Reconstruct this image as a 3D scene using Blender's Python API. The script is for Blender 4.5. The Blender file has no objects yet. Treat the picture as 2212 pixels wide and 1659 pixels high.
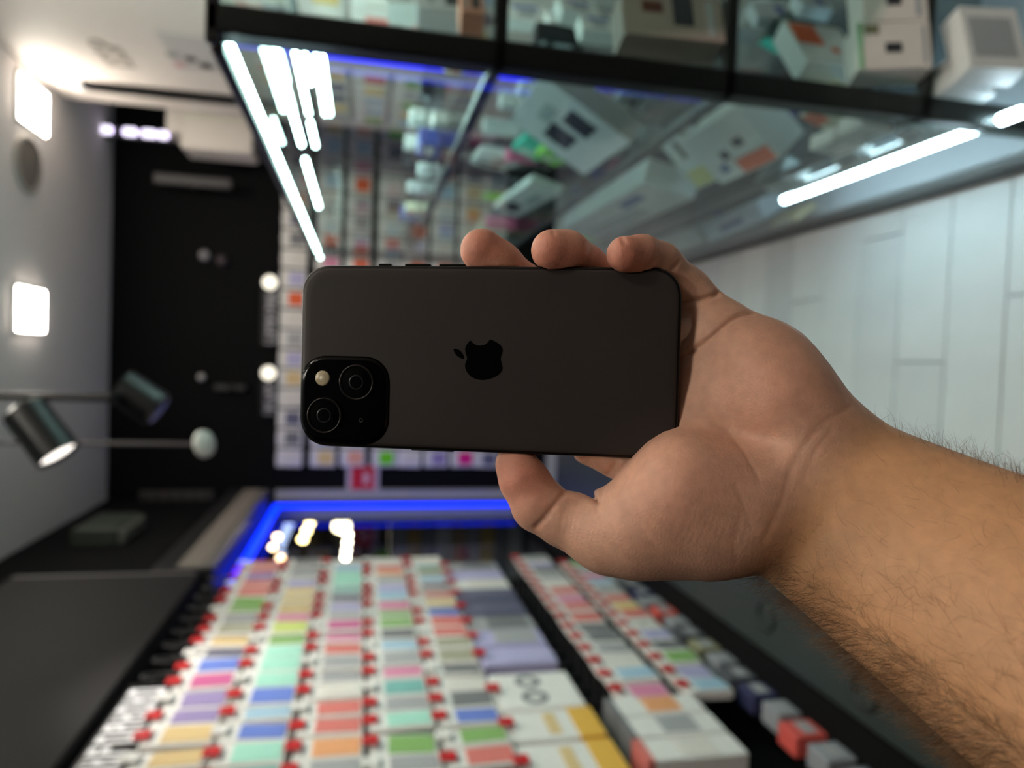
import bpy, math, random
import numpy as np
from mathutils import Vector, Matrix

random.seed(7)
SC = bpy.context.scene
COL = SC.collection

# ------------------------------------------------------------------ camera
F = 1534.0                       # focal length in photo pixels (2212 x 1659)
CXP, CYP = 1106.0, 829.5
CAM = np.array([0.0, 0.0, 1.5])
_dy = np.array([59.5, -323.0, F]); _dy /= np.linalg.norm(_dy)
_dn = np.array([-209.0, 7285.0, F]); _dn -= _dy * _dn.dot(_dy); _dn /= np.linalg.norm(_dn)
_dx = np.cross(_dn, _dy)
M3 = np.array([_dx, _dy, -_dn])  # upright camera vector -> world


def wdir(v):                     # image camera vector (right, down, forward) -> world
    return M3 @ np.array([-v[1], v[0], v[2]])


def ray(px, py):
    return wdir(np.array([(px - CXP) / F, (py - CYP) / F, 1.0]))


def on(axis, val, px, py):       # where the pixel's ray meets the plane axis = val
    d = ray(px, py); i = 'xyz'.index(axis)
    return CAM + d * ((val - CAM[i]) / d[i])


cam_data = bpy.data.cameras.new('camera')
cam_data.sensor_width = 36.0
cam_data.lens = F / 2212.0 * 36.0
cam_data.clip_start = 0.01
cam_data.dof.use_dof = True
cam_data.dof.focus_distance = 0.258
cam_data.dof.aperture_fstop = 6.6
cam = bpy.data.objects.new('camera', cam_data)
COL.objects.link(cam)
_cx, _cy, _cz = wdir((1, 0, 0)), wdir((0, -1, 0)), wdir((0, 0, -1))
CAMW = Matrix([[_cx[i], _cy[i], _cz[i], CAM[i]] for i in range(3)] + [[0, 0, 0, 1]])
cam.matrix_world = CAMW
SC.camera = cam

# ------------------------------------------------------------------ world, exposure
world = bpy.data.worlds.new('world'); SC.world = world
world.use_nodes = True
world.node_tree.nodes['Background'].inputs[0].default_value = (0.75, 0.78, 0.85, 1)
world.node_tree.nodes['Background'].inputs[1].default_value = 0.02
SC.view_settings.view_transform = 'Standard'
SC.view_settings.look = 'None'
SC.view_settings.exposure = 0.8
SC.view_settings.gamma = 1.0
SC.view_settings.use_curve_mapping = False


# ------------------------------------------------------------------ materials
def srgb(c):
    return tuple(((x / 255) / 12.92 if x / 255 <= 0.04045 else ((x / 255 + 0.055) / 1.055) ** 2.4) for x in c)


MATS = {}


def mat(name, rgb, rough=0.55, metal=0.0, emit=0.0, emit_rgb=None, var=0.06, scale=40.0, bump=0.0, spec=0.5, coat=0.0, alpha_mix=None):
    if name in MATS:
        return MATS[name]
    m = bpy.data.materials.new(name); m.use_nodes = True
    nt = m.node_tree; b = nt.nodes['Principled BSDF']
    c = srgb(rgb)
    b.inputs['Roughness'].default_value = rough
    b.inputs['Metallic'].default_value = metal
    b.inputs['Specular IOR Level'].default_value = spec
    b.inputs['Coat Weight'].default_value = coat
    tc = nt.nodes.new('ShaderNodeTexCoord')
    nz = nt.nodes.new('ShaderNodeTexNoise'); nz.inputs['Scale'].default_value = scale
    nt.links.new(tc.outputs['Object'], nz.inputs['Vector'])
    mx = nt.nodes.new('ShaderNodeMix'); mx.data_type = 'RGBA'
    mx.inputs[6].default_value = tuple(x * (1 - var) for x in c) + (1,)
    mx.inputs[7].default_value = tuple(min(1, x * (1 + var)) for x in c) + (1,)
    nt.links.new(nz.outputs['Fac'], mx.inputs[0])
    nt.links.new(mx.outputs[2], b.inputs['Base Color'])
    if emit > 0:
        e = srgb(emit_rgb or rgb)
        b.inputs['Emission Color'].default_value = e + (1,)
        b.inputs['Emission Strength'].default_value = emit
    if bump > 0:
        bp = nt.nodes.new('ShaderNodeBump'); bp.inputs['Strength'].default_value = bump
        bp.inputs['Distance'].default_value = 0.002
        nt.links.new(nz.outputs['Fac'], bp.inputs['Height'])
        nt.links.new(bp.outputs['Normal'], b.inputs['Normal'])
    MATS[name] = m
    return m


def glass_mat(name, tint=(243, 250, 248), ior=1.3):
    if name in MATS:
        return MATS[name]
    m = bpy.data.materials.new(name); m.use_nodes = True
    nt = m.node_tree
    nt.nodes.remove(nt.nodes['Principled BSDF'])
    out = nt.nodes['Material Output']
    tr = nt.nodes.new('ShaderNodeBsdfTransparent'); tr.inputs[0].default_value = srgb(tint) + (1,)
    gl = nt.nodes.new('ShaderNodeBsdfGlossy'); gl.inputs['Roughness'].default_value = 0.02
    fr = nt.nodes.new('ShaderNodeFresnel'); fr.inputs['IOR'].default_value = ior
    ms = nt.nodes.new('ShaderNodeMixShader')
    ge = nt.nodes.new('ShaderNodeNewGeometry'); sb = nt.nodes.new('ShaderNodeMath'); sb.operation = 'SUBTRACT'; sb.inputs[0].default_value = 1.0
    mu = nt.nodes.new('ShaderNodeMath'); mu.operation = 'MULTIPLY'     # only the outer face of a pane reflects
    nt.links.new(ge.outputs['Backfacing'], sb.inputs[1]); nt.links.new(fr.outputs[0], mu.inputs[0]); nt.links.new(sb.outputs[0], mu.inputs[1])
    nt.links.new(mu.outputs[0], ms.inputs[0]); nt.links.new(tr.outputs[0], ms.inputs[1]); nt.links.new(gl.outputs[0], ms.inputs[2])
    nt.links.new(ms.outputs[0], out.inputs[0])
    MATS[name] = m
    return m


M_black = mat('black_laminate', (26, 25, 27), 0.45)
M_wallblack = mat('black_wall_paint', (6, 6, 7), 0.85, bump=0.1, spec=.2)
M_wallwhite = mat('white_wall_paint', (205, 195, 188), 0.7, bump=0.1)
M_ceil = mat('ceiling_paint', (222, 214, 212), 0.85, bump=0.1)
M_fascia = mat('dark_brown_fascia', (17, 14, 15), 0.65, spec=.25)
M_metal = mat('brushed_metal', (170, 170, 172), 0.3, 1.0)
M_darkmetal = mat('black_metal', (18, 18, 20), 0.35, 0.3)
M_white = mat('white_card', (236, 232, 228), 0.5)
M_whitebox = mat('white_carton', (232, 236, 236), 0.5)
M_red = mat('red_tag', (205, 25, 32), 0.5)
M_shelf = mat('dark_shelf_board', (70, 72, 76), 0.35)
M_glass = glass_mat('case_glass')
M_shelfglass = glass_mat('smoked_shelf_glass', (222, 228, 229), 1.4)
M_panel = mat('panel_light', (255, 252, 240), 0.5, emit=24.0, emit_rgb=(255, 247, 232))
M_led = mat('led_and_reflection_glow', (225, 255, 246), 0.5, emit=21.0, emit_rgb=(214, 252, 246))
M_led3 = mat('base_led', (225, 250, 255), 0.5, emit=21.0, emit_rgb=(214, 242, 255))
M_blue = mat('blue_led', (10, 50, 255), 0.5, emit=2.2, emit_rgb=(2, 40, 255))


# ------------------------------------------------------------------ mesh helpers
def link(name, me, material=None, parent=None, smooth=False):
    o = bpy.data.objects.new(name, me); COL.objects.link(o)
    if material:
        if len(me.materials) == 0:
            me.materials.append(material)
        elif me.materials[0] != material:
            o.material_slots[0].link = 'OBJECT'; o.material_slots[0].material = material
    if parent:
        o.parent = parent
    if smooth:
        me.polygons.foreach_set('use_smooth', [True] * len(me.polygons))
    return o


def tag(o, label=None, cat=None, group=None, kind=None):
    if label: o['label'] = label
    if cat: o['category'] = cat
    if group: o['group'] = group
    if kind: o['kind'] = kind
    return o


def empty(name, loc, label, cat, group=None, rz=0.0):
    o = bpy.data.objects.new(name, None); COL.objects.link(o)
    o.location = tuple(float(x) for x in loc); o.rotation_euler = (0, 0, rz)
    o.empty_display_size = 0.05
    return tag(o, label, cat, group)


class MB:
    def __init__(s, org=(0, 0, 0)):
        s.v = []; s.f = []; s.o = np.array(org, float)

    def add(s, vs, fs):
        n = len(s.v)
        s.v += [tuple(np.array(v, float) - s.o) for v in vs]
        s.f += [tuple(i + n for i in f) for f in fs]
        return s

    def box(s, lo, hi):
        x0, y0, z0 = lo; x1, y1, z1 = hi
        return s.add([(x0, y0, z0), (x1, y0, z0), (x1, y1, z0), (x0, y1, z0), (x0, y0, z1), (x1, y0, z1), (x1, y1, z1), (x0, y1, z1)],
                     [(0, 3, 2, 1), (4, 5, 6, 7), (0, 1, 5, 4), (1, 2, 6, 5), (2, 3, 7, 6), (3, 0, 4, 7)])

    def bbox(s, lo, hi, b):      # bevelled box: three stacked chamfer loops per axis end
        x0, y0, z0 = lo; x1, y1, z1 = hi
        b = min(b, (x1 - x0) * .45, (y1 - y0) * .45, (z1 - z0) * .45)
        vs = []; fs = []
        for z, i in ((z0, b), (z0 + b, 0), (z1 - b, 0), (z1, b)):
            c = b if i == 0 else b
            X0, X1, Y0, Y1 = x0 + i, x1 - i, y0 + i, y1 - i
            q = b * 0.8
            vs += [(X0 + q, Y0, z), (X1 - q, Y0, z), (X1, Y0 + q, z), (X1, Y1 - q, z), (X1 - q, Y1, z), (X0 + q, Y1, z), (X0, Y1 - q, z), (X0, Y0 + q, z)]
        for k in range(3):
            for j in range(8):
                a = k * 8 + j; c = k * 8 + (j + 1) % 8
                fs.append((a, c, c + 8, a + 8))
        fs.append(tuple(range(7, -1, -1))); fs.append(tuple(range(24, 32)))
        return s.add(vs, fs)

    def obox(s, o, a, b, c):     # box from a corner and three edge vectors
        o, a, b, c = [np.array(t, float) for t in (o, a, b, c)]
        if np.dot(np.cross(a, b), c) < 0:
            a, b = b, a
        return s.add([o, o + a, o + a + b, o + b, o + c, o + a + c, o + a + b + c, o + b + c],
                     [(0, 3, 2, 1), (4, 5, 6, 7), (0, 1, 5, 4), (1, 2, 6, 5), (2, 3, 7, 6), (3, 0, 4, 7)])

    def tube(s, p, q, r0, r1=None, n=12, caps=True):
        p, q = np.array(p, float), np.array(q, float); r1 = r0 if r1 is None else r1
        d = (q - p) / np.linalg.norm(q - p)
        a = np.cross(d, (0, 0, 1) if abs(d[2]) < .9 else (1, 0, 0)); a /= np.linalg.norm(a); b = np.cross(d, a)
        vs = []; fs = []
        for c, r in ((p, r0), (q, r1)):
            for k in range(n):
                t = 2 * math.pi * k / n
                vs.append(c + (a * math.cos(t) + b * math.sin(t)) * r)
        for k in range(n):
            fs.append((k, (k + 1) % n, n + (k + 1) % n, n + k))
        if caps:
            fs.append(tuple(range(n - 1, -1, -1))); fs.append(tuple(range(n, 2 * n)))
        return s.add(vs, fs)

    def lathe(s, c, axis, prof, n=32):   # profile [(r, h)] about an axis
        c = np.array(c, float); d = np.array(axis, float); d /= np.linalg.norm(d)
        a = np.cross(d, (0, 0, 1) if abs(d[2]) < .9 else (1, 0, 0)); a /= np.linalg.norm(a); b = np.cross(d, a)
        vs = []; fs = []
        for r, h in prof:
            for k in range(n):
                t = 2 * math.pi * k / n
                vs.append(c + d * h + (a * math.cos(t) + b * math.sin(t)) * max(r, 1e-5))
        for i in range(len(prof) - 1):
            for k in range(n):
                fs.append((i * n + k, i * n + (k + 1) % n, (i + 1) * n + (k + 1) % n, (i + 1) * n + k))
        return s.add(vs, fs)

    def prism(s, pts, n, t):     # polygon pts (3D, planar) extruded by n * t
        pts = [np.array(p, float) for p in pts]; n = np.array(n, float); n /= np.linalg.norm(n)
        k = len(pts)
        vs = pts + [p + n * t for p in pts]
        fs = [tuple(range(k - 1, -1, -1)), tuple(range(k, 2 * k))] + [(i, (i + 1) % k, k + (i + 1) % k, k + i) for i in range(k)]
        return s.add(vs, fs)

    def mesh(s, name):
        me = bpy.data.meshes.new(name); me.from_pydata(s.v, [], s.f); me.update(); return me

    def build(s, name, material, parent=None, smooth=False):
        return link(name, s.mesh(name), material, parent, smooth)


def struct(name, mb, material, label=None):
    o = mb.build(name, material); o['kind'] = 'structure'
    if label: o['label'] = label
    return o


# ------------------------------------------------------------------ the room
XL, XR, YB, YF, ZC = -1.12, 1.49, 5.69, -2.6, 3.31
XC = 0.478                        # long glass face of the display case
floor = struct('floor', MB().box((XL - .12, YF, -.08), (3.2, YB, -.012)), mat('floor_grout', (120, 124, 126), .8), 'pale grey floor laid with long planks')
M_pl = [mat('floor_plank_%d' % i, c, .42, var=.05, scale=9, bump=.05) for i, c in enumerate([(196, 198, 200), (188, 191, 194), (202, 204, 205)])]
PW = 0.175
_pm = {}
for r in range(int((YB - 0.2) / PW)):
    y0 = 0.2 + r * PW
    x = -1.12 + (r * 0.37) % 0.9 - 0.9
    while x < 1.9:
        a, b = max(x, XL), min(x + 0.9, 1.9)
        if b - a > .02:
            w = round(b - a, 3)
            if w not in _pm:
                _pm[w] = MB().bbox((0, 0, -.012), (w - .003, PW - .003, 0), .002).mesh('plank')
                _pm[w].materials.append(M_pl[0])
            link('plank', _pm[w], random.choice(M_pl), floor).location = (a, y0, 0)
        x += 0.9

struct('ceiling', MB().box((XL - .12, YF, ZC), (3.2, YB, ZC + .1)), M_ceil, 'flat light grey ceiling with small square lights')
struct('wall_back', MB().box((XL - .12, YB, -.05), (3.2, YB + .1, ZC + .05)), M_wallblack, 'black back wall covered with hanging packs')
struct('wall_right', MB().box((XR, YF, -.05), (XR + .12, 4.80, ZC)), M_wallwhite, 'white side wall behind the glass display case')
struct('wall_alcove', MB().box((3.1, 4.80, -.05), (3.2, YB, ZC)), M_wallblack)
struct('wall_front', MB().box((XL - .12, YF - .1, -.05), (3.2, YF, ZC)), mat('dark_taupe_paint', (72, 66, 62), .8))
# left wall with the window opening
WY0, WY1, WZ0, WZ1 = 3.56, 5.40, 0.30, 2.10
struct('wall_left', MB().box((XL - .12, YF, -.05), (XL, WY0, ZC)).box((XL - .12, WY1, -.05), (XL, YB, ZC))
       .box((XL - .12, WY0, -.05), (XL, WY1, WZ0)).box((XL - .12, WY0, WZ1), (XL, WY1, ZC)), M_wallblack, 'black side wall above the hook display')
win = struct('window_1', MB().box((XL - .07, WY0, WZ0), (XL - .062, WY1, WZ1)), glass_mat('window_glass', (246, 248, 248), 1.12), 'shop window framed by glowing blue strips')
M_frame = mat('pale_reveal', (165, 165, 168), .5)
MB().box((XL - .1, WY1 - .015, WZ0), (XL + .002, WY1 + .09, WZ1)).build('window_frame', M_frame, win)
MB().box((XL - .1, WY0, WZ1), (XL + .001, WY1, WZ1 + .015)).build('window_frame', M_darkmetal, win)
MB().box((XL + .002, WY1 - .05, WZ0), (XL + .02, WY1, WZ1)).build('blue_strip', M_blue, win)
MB().box((XL + .002, WY0, WZ1 - .045), (XL + .02, WY1 - .05, WZ1)).build('blue_strip', M_blue, win)
struct('trim_1', MB().box((XL, YB - .05, .28), (XL + .075, YB, 2.12)), mat('corner_trim', (180, 178, 180), .5), 'pale corner trim beside the blue framed window')
struct('baseboard_left', MB().box((XL, WY0, 0), (XL + .012, YB, .09)), M_darkmetal)

# the passage outside the window
struct('floor_outside', MB().box((-5.5, 3.0, -.1), (XL - .12, 12, -.02)), mat('passage_floor', (150, 152, 155), .4))
struct('wall_outside', MB().box((-5.6, 11, -.1), (XL - .12, 11.1, 3.4)), mat('passage_wall', (46, 44, 42), .6))
slat_wall = empty('slatted_counter', (-1.9, 6.3, 0), 'grey and tan banded counter beyond the blue framed window', 'counter')
_c = [(168, 170, 176), (196, 170, 110), (150, 152, 158), (210, 212, 214), (176, 160, 130), (160, 162, 168), (198, 172, 104), (140, 144, 152), (200, 204, 206)]
MB((-1.9, 6.3, 0)).box((-3.0, 6.32, 0), (-1.25, 6.5, 1.22)).build('body', M_darkmetal, slat_wall)
for i in range(9):
    z1 = 1.2 - i * .132
    MB((-1.9, 6.3, 0)).bbox((-3.0, 6.29, z1 - .125), (-1.25, 6.32, z1), .004).build('slat', mat('slat_%d' % i, _c[i], .4), slat_wall)
_BG = [(590, 1182, 6.9, .028, (255, 214, 160), 2), (600, 1160, 6.9, .03, (255, 214, 160), 2), (607, 1205, 6.9, .03, (255, 205, 150), 1.5), (655, 1165, 7.0, .035, (255, 226, 150), 2.5),
       (663, 1147, 7.0, .035, (255, 226, 150), 2.5), (670, 1130, 7.0, .035, (255, 226, 150), 2.5), (740, 1137, 7.1, .075, (255, 236, 190), 1.6), (752, 1155, 7.2, .03, (255, 240, 214), 4),
       (751, 1172, 7.2, .03, (255, 240, 214), 4), (749, 1189, 7.2, .03, (255, 240, 214), 4), (747, 1204, 7.2, .03, (255, 240, 214), 4)]
for i, (px, py, y, r, c, e) in enumerate(_BG):
    p = on('y', y, px, py)
    b = empty('pendant_bulb', p, 'round warm bulb hanging in the passage beyond the window', 'lamp', 'warm bulbs outside the window')
    m = mat('bulb_%d' % i, c, .5, emit=e * 4, emit_rgb=c)
    MB().lathe((0, 0, 0), (0, 0, 1), [(0, -r), (r * .6, -r * .8), (r, 0), (r * .7, r * .75), (r * .35, r * 1.2), (0, r * 1.2)], 16).build('glass', m, b, True)
    MB().tube((0, 0, r * 1.1), (0, 0, 3.35 - p[2]), .006, n=6).build('cord', M_darkmetal, b)
for i, (pts) in enumerate([[(612, 1185), (640, 1120), (618, 1118), (600, 1180)], [(600, 1222), (618, 1190), (605, 1190), (592, 1222)]]):
    q = [on('y', 7.4, *p) for p in pts]
    c = sum(q) / 4
    o = empty('glowing_lightbox', c, ['tall', 'short'][i] + ' bluish white lightbox in the passage beyond the window', 'lamp')
    MB(c).prism(q, (0, 1, 0), .03).build('diffuser', mat('blue_white_panel', (190, 210, 255), .5, emit=1.3, emit_rgb=(175, 200, 255)), o)
    MB(c).tube(q[1] + np.array((0, .01, 0)), (q[1][0], q[1][1] + .01, 3.35), .006, n=6).build('cord', M_darkmetal, o)
struct('ceiling_outside', MB().box((-5.5, 3.0, 3.35), (XL - .12, 11.1, 3.42)), mat('passage_ceiling', (60, 58, 56), .8))

# ------------------------------------------------------------------ ceiling lamps
def panel(x, y, label, where=None):
    end = '_%s_offscreen' % where if where else ''
    o = empty('ceiling_panel' + end, (x, y, ZC), label, 'ceiling light', 'square ceiling lights')
    MB().bbox((-.125, -.17, -.018), (.125, .17, 0), .004).build('frame', M_white, o)
    MB().bbox((-.115, -.16, -.026), (.115, .16, -.012), .003).build('diffuser' + end, M_panel, o)


for x, col in ((.19, 'aisle'), (1.30, 'wall')):
    for y, row in ((4.38, None), (2.7, 'front'), (1.0, 'middle'), (-.5, 'rear')):
        panel(x, y, 'square glowing panel light ' + ('beside the white side wall' if x > 1 else 'over the middle of the shop') + (' near the back wall' if row is None else ''), row and col + '_' + row)
p = on('z', ZC, 58, 355)
o = empty('ceiling_speaker', (p[0], p[1], ZC), 'round white speaker set flush in the ceiling', 'speaker')
MB().lathe((0, 0, 0), (0, 0, -1), [(.16, 0), (.16, .012), (.135, .02), (.13, .012)], 32).build('rim', mat('speaker_rim', (165, 158, 152), .6), o, True)
MB().lathe((0, 0, 0), (0, 0, -1), [(.13, .008), (.06, .014), (0, .014)], 32).build('grille', mat('speaker_grille', (120, 112, 106), .7, scale=300, bump=.6), o, True)


def spot_head(org, p, q, r, parent, name_m):
    h = MB(org).lathe(p, np.array(q) - np.array(p), [(0, 0), (r * .8, 0), (r, .012), (r, np.linalg.norm(np.array(q) - np.array(p))), (r * .9, np.linalg.norm(np.array(q) - np.array(p))), (r * .85, np.linalg.norm(np.array(q) - np.array(p)) - .012)], 28)
    o = h.build('lamp_head', M_darkmetal, parent, False)
    d = np.array(q) - np.array(p); d /= np.linalg.norm(d)
    MB(org).lathe(np.array(q) - d * .012, d, [(r * .86, 0), (r * .5, .004), (0, .004)], 28).build('lens', name_m, o, True)


M_spot = mat('spot_lens', (240, 236, 232), .4, emit=1.3, emit_rgb=(255, 246, 236))
YS = 2.35
p0 = on('y', YS, 0, 853); p1 = on('y', YS, 238, 860)
o = empty('spot_pole', (p1[0], YS, ZC), 'black hanging pole carrying two cylinder spotlights', 'spotlight')
og = (p1[0], YS, ZC)
MB(og).tube((p1[0], YS, ZC), (p1[0], YS, p1[2]), .012, n=10).build('pole', M_darkmetal, o)
spot_head(og, on('y', YS - .02, 48, 880), on('y', YS - .05, 128, 985), .062, o, M_spot)
spot_head(og, on('y', YS + .1, 345, 888), on('y', YS + .1, 262, 835), .058, o, M_spot)
MB(og).tube(on('y', YS, 60, 856), on('y', YS - .02, 60, 895), .012, n=8).build('bracket', M_darkmetal, o)
MB(og).tube(on('y', YS, 238, 858), on('y', YS + .1, 285, 850), .012, n=8).build('bracket', M_darkmetal, o)
p = on('y', 3.2, 433, 960)
o = empty('pendant_lamp', (p[0], 3.2, ZC), 'thin black pendant rod ending in a small tilted white disc', 'pendant lamp')
MB((p[0], 3.2, ZC)).tube((p[0], 3.2, ZC), p, .009, n=8).build('rod', mat('rod_grey', (60, 55, 58), .5), o)
MB((p[0], 3.2, ZC)).lathe(p, (.2, -.45, -.85), [(0, 0), (.04, 0), (.058, .012), (.055, .03), (0, .036)], 28).build('disc', mat('disc_white', (205, 205, 200), .5), o, True)

def spot_light(parent, org, at_, target, watts, deg, rgb=(1, .95, .88)):
    ld = bpy.data.lights.new('spot_light', 'SPOT'); ld.energy = watts; ld.spot_size = math.radians(deg); ld.spot_blend = .8; ld.shadow_soft_size = .05; ld.color = rgb
    lo = bpy.data.objects.new('spot_light', ld); COL.objects.link(lo); lo.parent = parent
    lo.location = tuple(np.array(at_, float) - np.array(org, float))
    d = Vector(tuple(np.array(target, float) - np.array(at_, float)))
    lo.rotation_euler = d.to_track_quat('-Z', 'Y').to_euler()


_h1 = on('y', YS - .05, 128, 985); _hd = _h1 - on('y', YS - .02, 48, 880); _hd /= np.linalg.norm(_hd)
spot_light(bpy.data.objects['spot_pole'], (p1[0], YS, ZC), _h1 + _hd * .03, _h1 + _hd, 12, 75)
# vertical pole with small lamps near the back
yp = 5.5
a = on('y', yp, 0, 262); b = on('y', yp, 420, 297)
o = empty('light_pole', (a[0], yp, 0), 'dark ceiling hung pole studded with small white lamps near the back', 'light pole')
MB((a[0], yp, 0)).box((a[0] - .035, yp - .02, b[2]), (a[0] + .035, yp + .03, ZC)).build('pole', mat('pole_grey', (58, 55, 60), .5), o)
for v0, v1 in ((50, 95), (98, 138), (200, 245), (270, 298), (310, 340), (345, 366)):
    z0, z1 = on('y', yp, v1, 285)[2], on('y', yp, v0, 285)[2]
    MB((a[0], yp, 0)).bbox((a[0] - .028, yp - .05, z0), (a[0] + .028, yp - .02, z1), .012).build('lamp', mat('pole_lamp', (235, 228, 245), .5, emit=1.1, emit_rgb=(240, 232, 255)), o)

# ------------------------------------------------------------------ left wall: fascia, header, panels
XF = -.95
yf = on('x', XF, 200, 1240)[1]
z0, z1 = on('x', XF, 430, 1240)[2], on('x', XF, 35, 1240)[2]
o = empty('fascia_panel', (XL, yf / 2 + .3, z0), 'long dark brown fascia board above the hook display', 'fascia')
og = (XL, yf / 2 + .3, z0)
MB(og).bbox((XL, -.6, z0), (XF, yf - .02, z1), .004).build('board', M_fascia, o)
MB(og).bbox((XL, yf - .02, z0 + .02), (XF, yf, z1), .003).build('edge_trim', mat('trim_grey', (112, 106, 110), .5), o)
hz0, hz1 = z0 - .035, z0 + .12
o = empty('window_header', (XL, 4.3, hz0), 'black box beam with a pale front above the blue framed window', 'beam')
og = (XL, 4.3, hz0)
MB(og).bbox((XL, yf + .06, hz0), (XF - .006, 5.2, hz1 + .1), .004).build('body', M_black, o)
MB(og).box((XF - .006, yf + .08, hz0 + .05), (XF, 5.18, hz1)).build('front_strip', mat('taupe_strip', (128, 118, 112), .5), o)
MB(og).box((XF - .006, yf + .08, hz0), (XF, 5.18, hz0 + .05)).build('lower_strip', mat('header_strip_gloss', (120, 114, 112), .25), o)
p = on('x', XL + .05, 240, 1142)
o = empty('wall_unit', (XL, p[1], p[2] - .1), 'small dark green grey box high on the black side wall', 'wall box')
MB((XL, p[1], p[2] - .1)).bbox((XL, p[1] - .22, p[2] - .1), (XL + .1, p[1] + .22, p[2] + .14), .01).build('body', mat('unit_green', (58, 64, 56), .5), o)
MB((XL, p[1], p[2] - .1)).bbox((XL + .005, p[1] - .21, p[2] - .13), (XL + .09, p[1] + .21, p[2] - .1), .01).build('lip', mat('unit_lip', (110, 108, 100), .5), o)
a = on('y', YB - .03, 300, 1075); b = on('y', YB - .03, 460, 1075)
o = empty('wall_vent', (a[0], YB, b[2]), 'upright grey vent strip on the black back wall', 'vent')
MB((a[0], YB, b[2])).bbox((a[0] - .05, YB - .03, b[2]), (a[0] + .05, YB, a[2]), .005).build('frame', mat('vent_grey', (66, 60, 60), .6), o)
for k in range(6):
    zz = b[2] + .04 + k * (a[2] - b[2] - .08) / 5
    MB((a[0], YB, b[2])).box((a[0] - .04, YB - .036, zz - .012), (a[0] + .04, YB - .03, zz + .012)).build('slat', mat('vent_dark', (40, 38, 38), .6), o)

# pegboard behind the hooks
HX = -1.0                        # front of the hanging packs
peg = empty('hook_board', (XL, 2.3, .45), 'black slatted backing board behind the hanging phone cases', 'display board')
YP1 = 3.42
for i in range(12):
    zz = .45 + i * .1425
    MB((XL, 2.3, .45)).bbox((XL, .9, zz), (XL + .018, YP1 - .08, zz + .1345), .004).build('slat', M_black, peg)
MB((XL, 2.3, .45)).box((XL, .9, .45), (XL + .008, YP1 - .08, 2.155)).build('backing', M_wallblack, peg)

PAL = dict(tan=(224, 186, 116), purple=(132, 112, 178), magenta=(196, 60, 130), blue=(70, 104, 214), navy=(58, 60, 96), grey=(150, 152, 158), green=(110, 168, 70), red=(222, 92, 84),
           mint=(150, 226, 204), lime=(196, 212, 92), pink=(226, 112, 160), orange=(242, 148, 82), pale=(226, 220, 212), lavender=(172, 166, 220), teal=(92, 170, 166), olive=(150, 148, 118),
           yellow=(236, 200, 110), sky=(150, 196, 226), charcoal=(88, 90, 96), amber=(240, 170, 30))
WORD = {'pale': 'off white', 'sky': 'sky blue', 'grey': 'light grey'}
M_case = {k: mat('case_' + k, tuple(int(a * .74 + b * .26) for a, b in zip(v, (236, 230, 226))), .35, var=.1, scale=60) for k, v in PAL.items()}
card_me = {}


def pack_meshes(w, h, t):
    key = (w, h, t)
    if key not in card_me:
        c = MB().bbox((-t, -w / 2, -h), (0, w / 2, 0), .003).mesh('card'); c.materials.append(M_white)
        i = MB().bbox((-.002, -w * .40, -h * .95), (.003, w * .40, -h * .27), .002).mesh('case_panel'); i.materials.append(M_white)
        s = MB().bbox((-.001, -w * .25, -h * .18), (.0015, w * .25, -h * .12), .0005).mesh('hang_slot'); s.materials.append(M_white)
        card_me[key] = (c, i, s)
    return card_me[key]


_hk = MB().tube((0, 0, 0), (.15, 0, 0), .003, n=6).tube((.15, 0, 0), (.158, 0, .02), .003, n=6).mesh('wire'); _hk.materials.append(M_metal)
_tg = MB().bbox((.152, -.02, -.012), (.157, .02, .028), .002).mesh('price_tag'); _tg.materials.append(M_red)
_bs = MB().bbox((-.004, -.012, -.02), (.006, .012, .02), .002).mesh('hook_plate'); _bs.materials.append(M_darkmetal)
ORD = ['top', 'second', 'third', 'fourth', 'fifth', 'sixth', 'seventh', 'lowest']
ROWZ = [1.995, 1.815, 1.630, 1.447, 1.265, 1.095, .735, .525]
# colours from the near end to the far end of each row
RC = [['yellow', 'tan', 'tan', 'purple', 'purple', 'magenta', 'blue', 'navy', 'tan', 'olive', 'grey', 'green', 'green', 'red', 'red', 'purple', 'red', 'red'],
      ['teal', 'mint', 'blue', 'sky', 'blue', 'mint', 'mint', 'mint', 'green', 'lime', 'pink', 'tan', 'yellow', 'yellow', 'lavender', 'grey', 'grey', 'charcoal'],
      ['grey', 'orange', 'red', 'red', 'pale', 'grey', 'grey', 'red', 'pink', 'magenta', 'grey', 'lavender', 'navy', 'teal', 'mint', 'mint', 'sky', 'pale'],
      ['grey', 'green', 'mint', 'grey', 'teal', 'pink', 'grey', 'sky', 'charcoal', 'green', 'green', 'pink', 'sky', 'lavender', 'grey', 'orange', 'red', 'pale'],
      ['red', 'green', 'blue', 'charcoal', 'pale', 'charcoal', 'olive', 'olive', 'red', 'red', 'blue', 'tan', 'red', 'navy', 'sky', 'olive', 'teal', 'pale'],
      [], [], []]
GRP = 'phone case packs hanging on the left wall'
NP = 0
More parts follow.
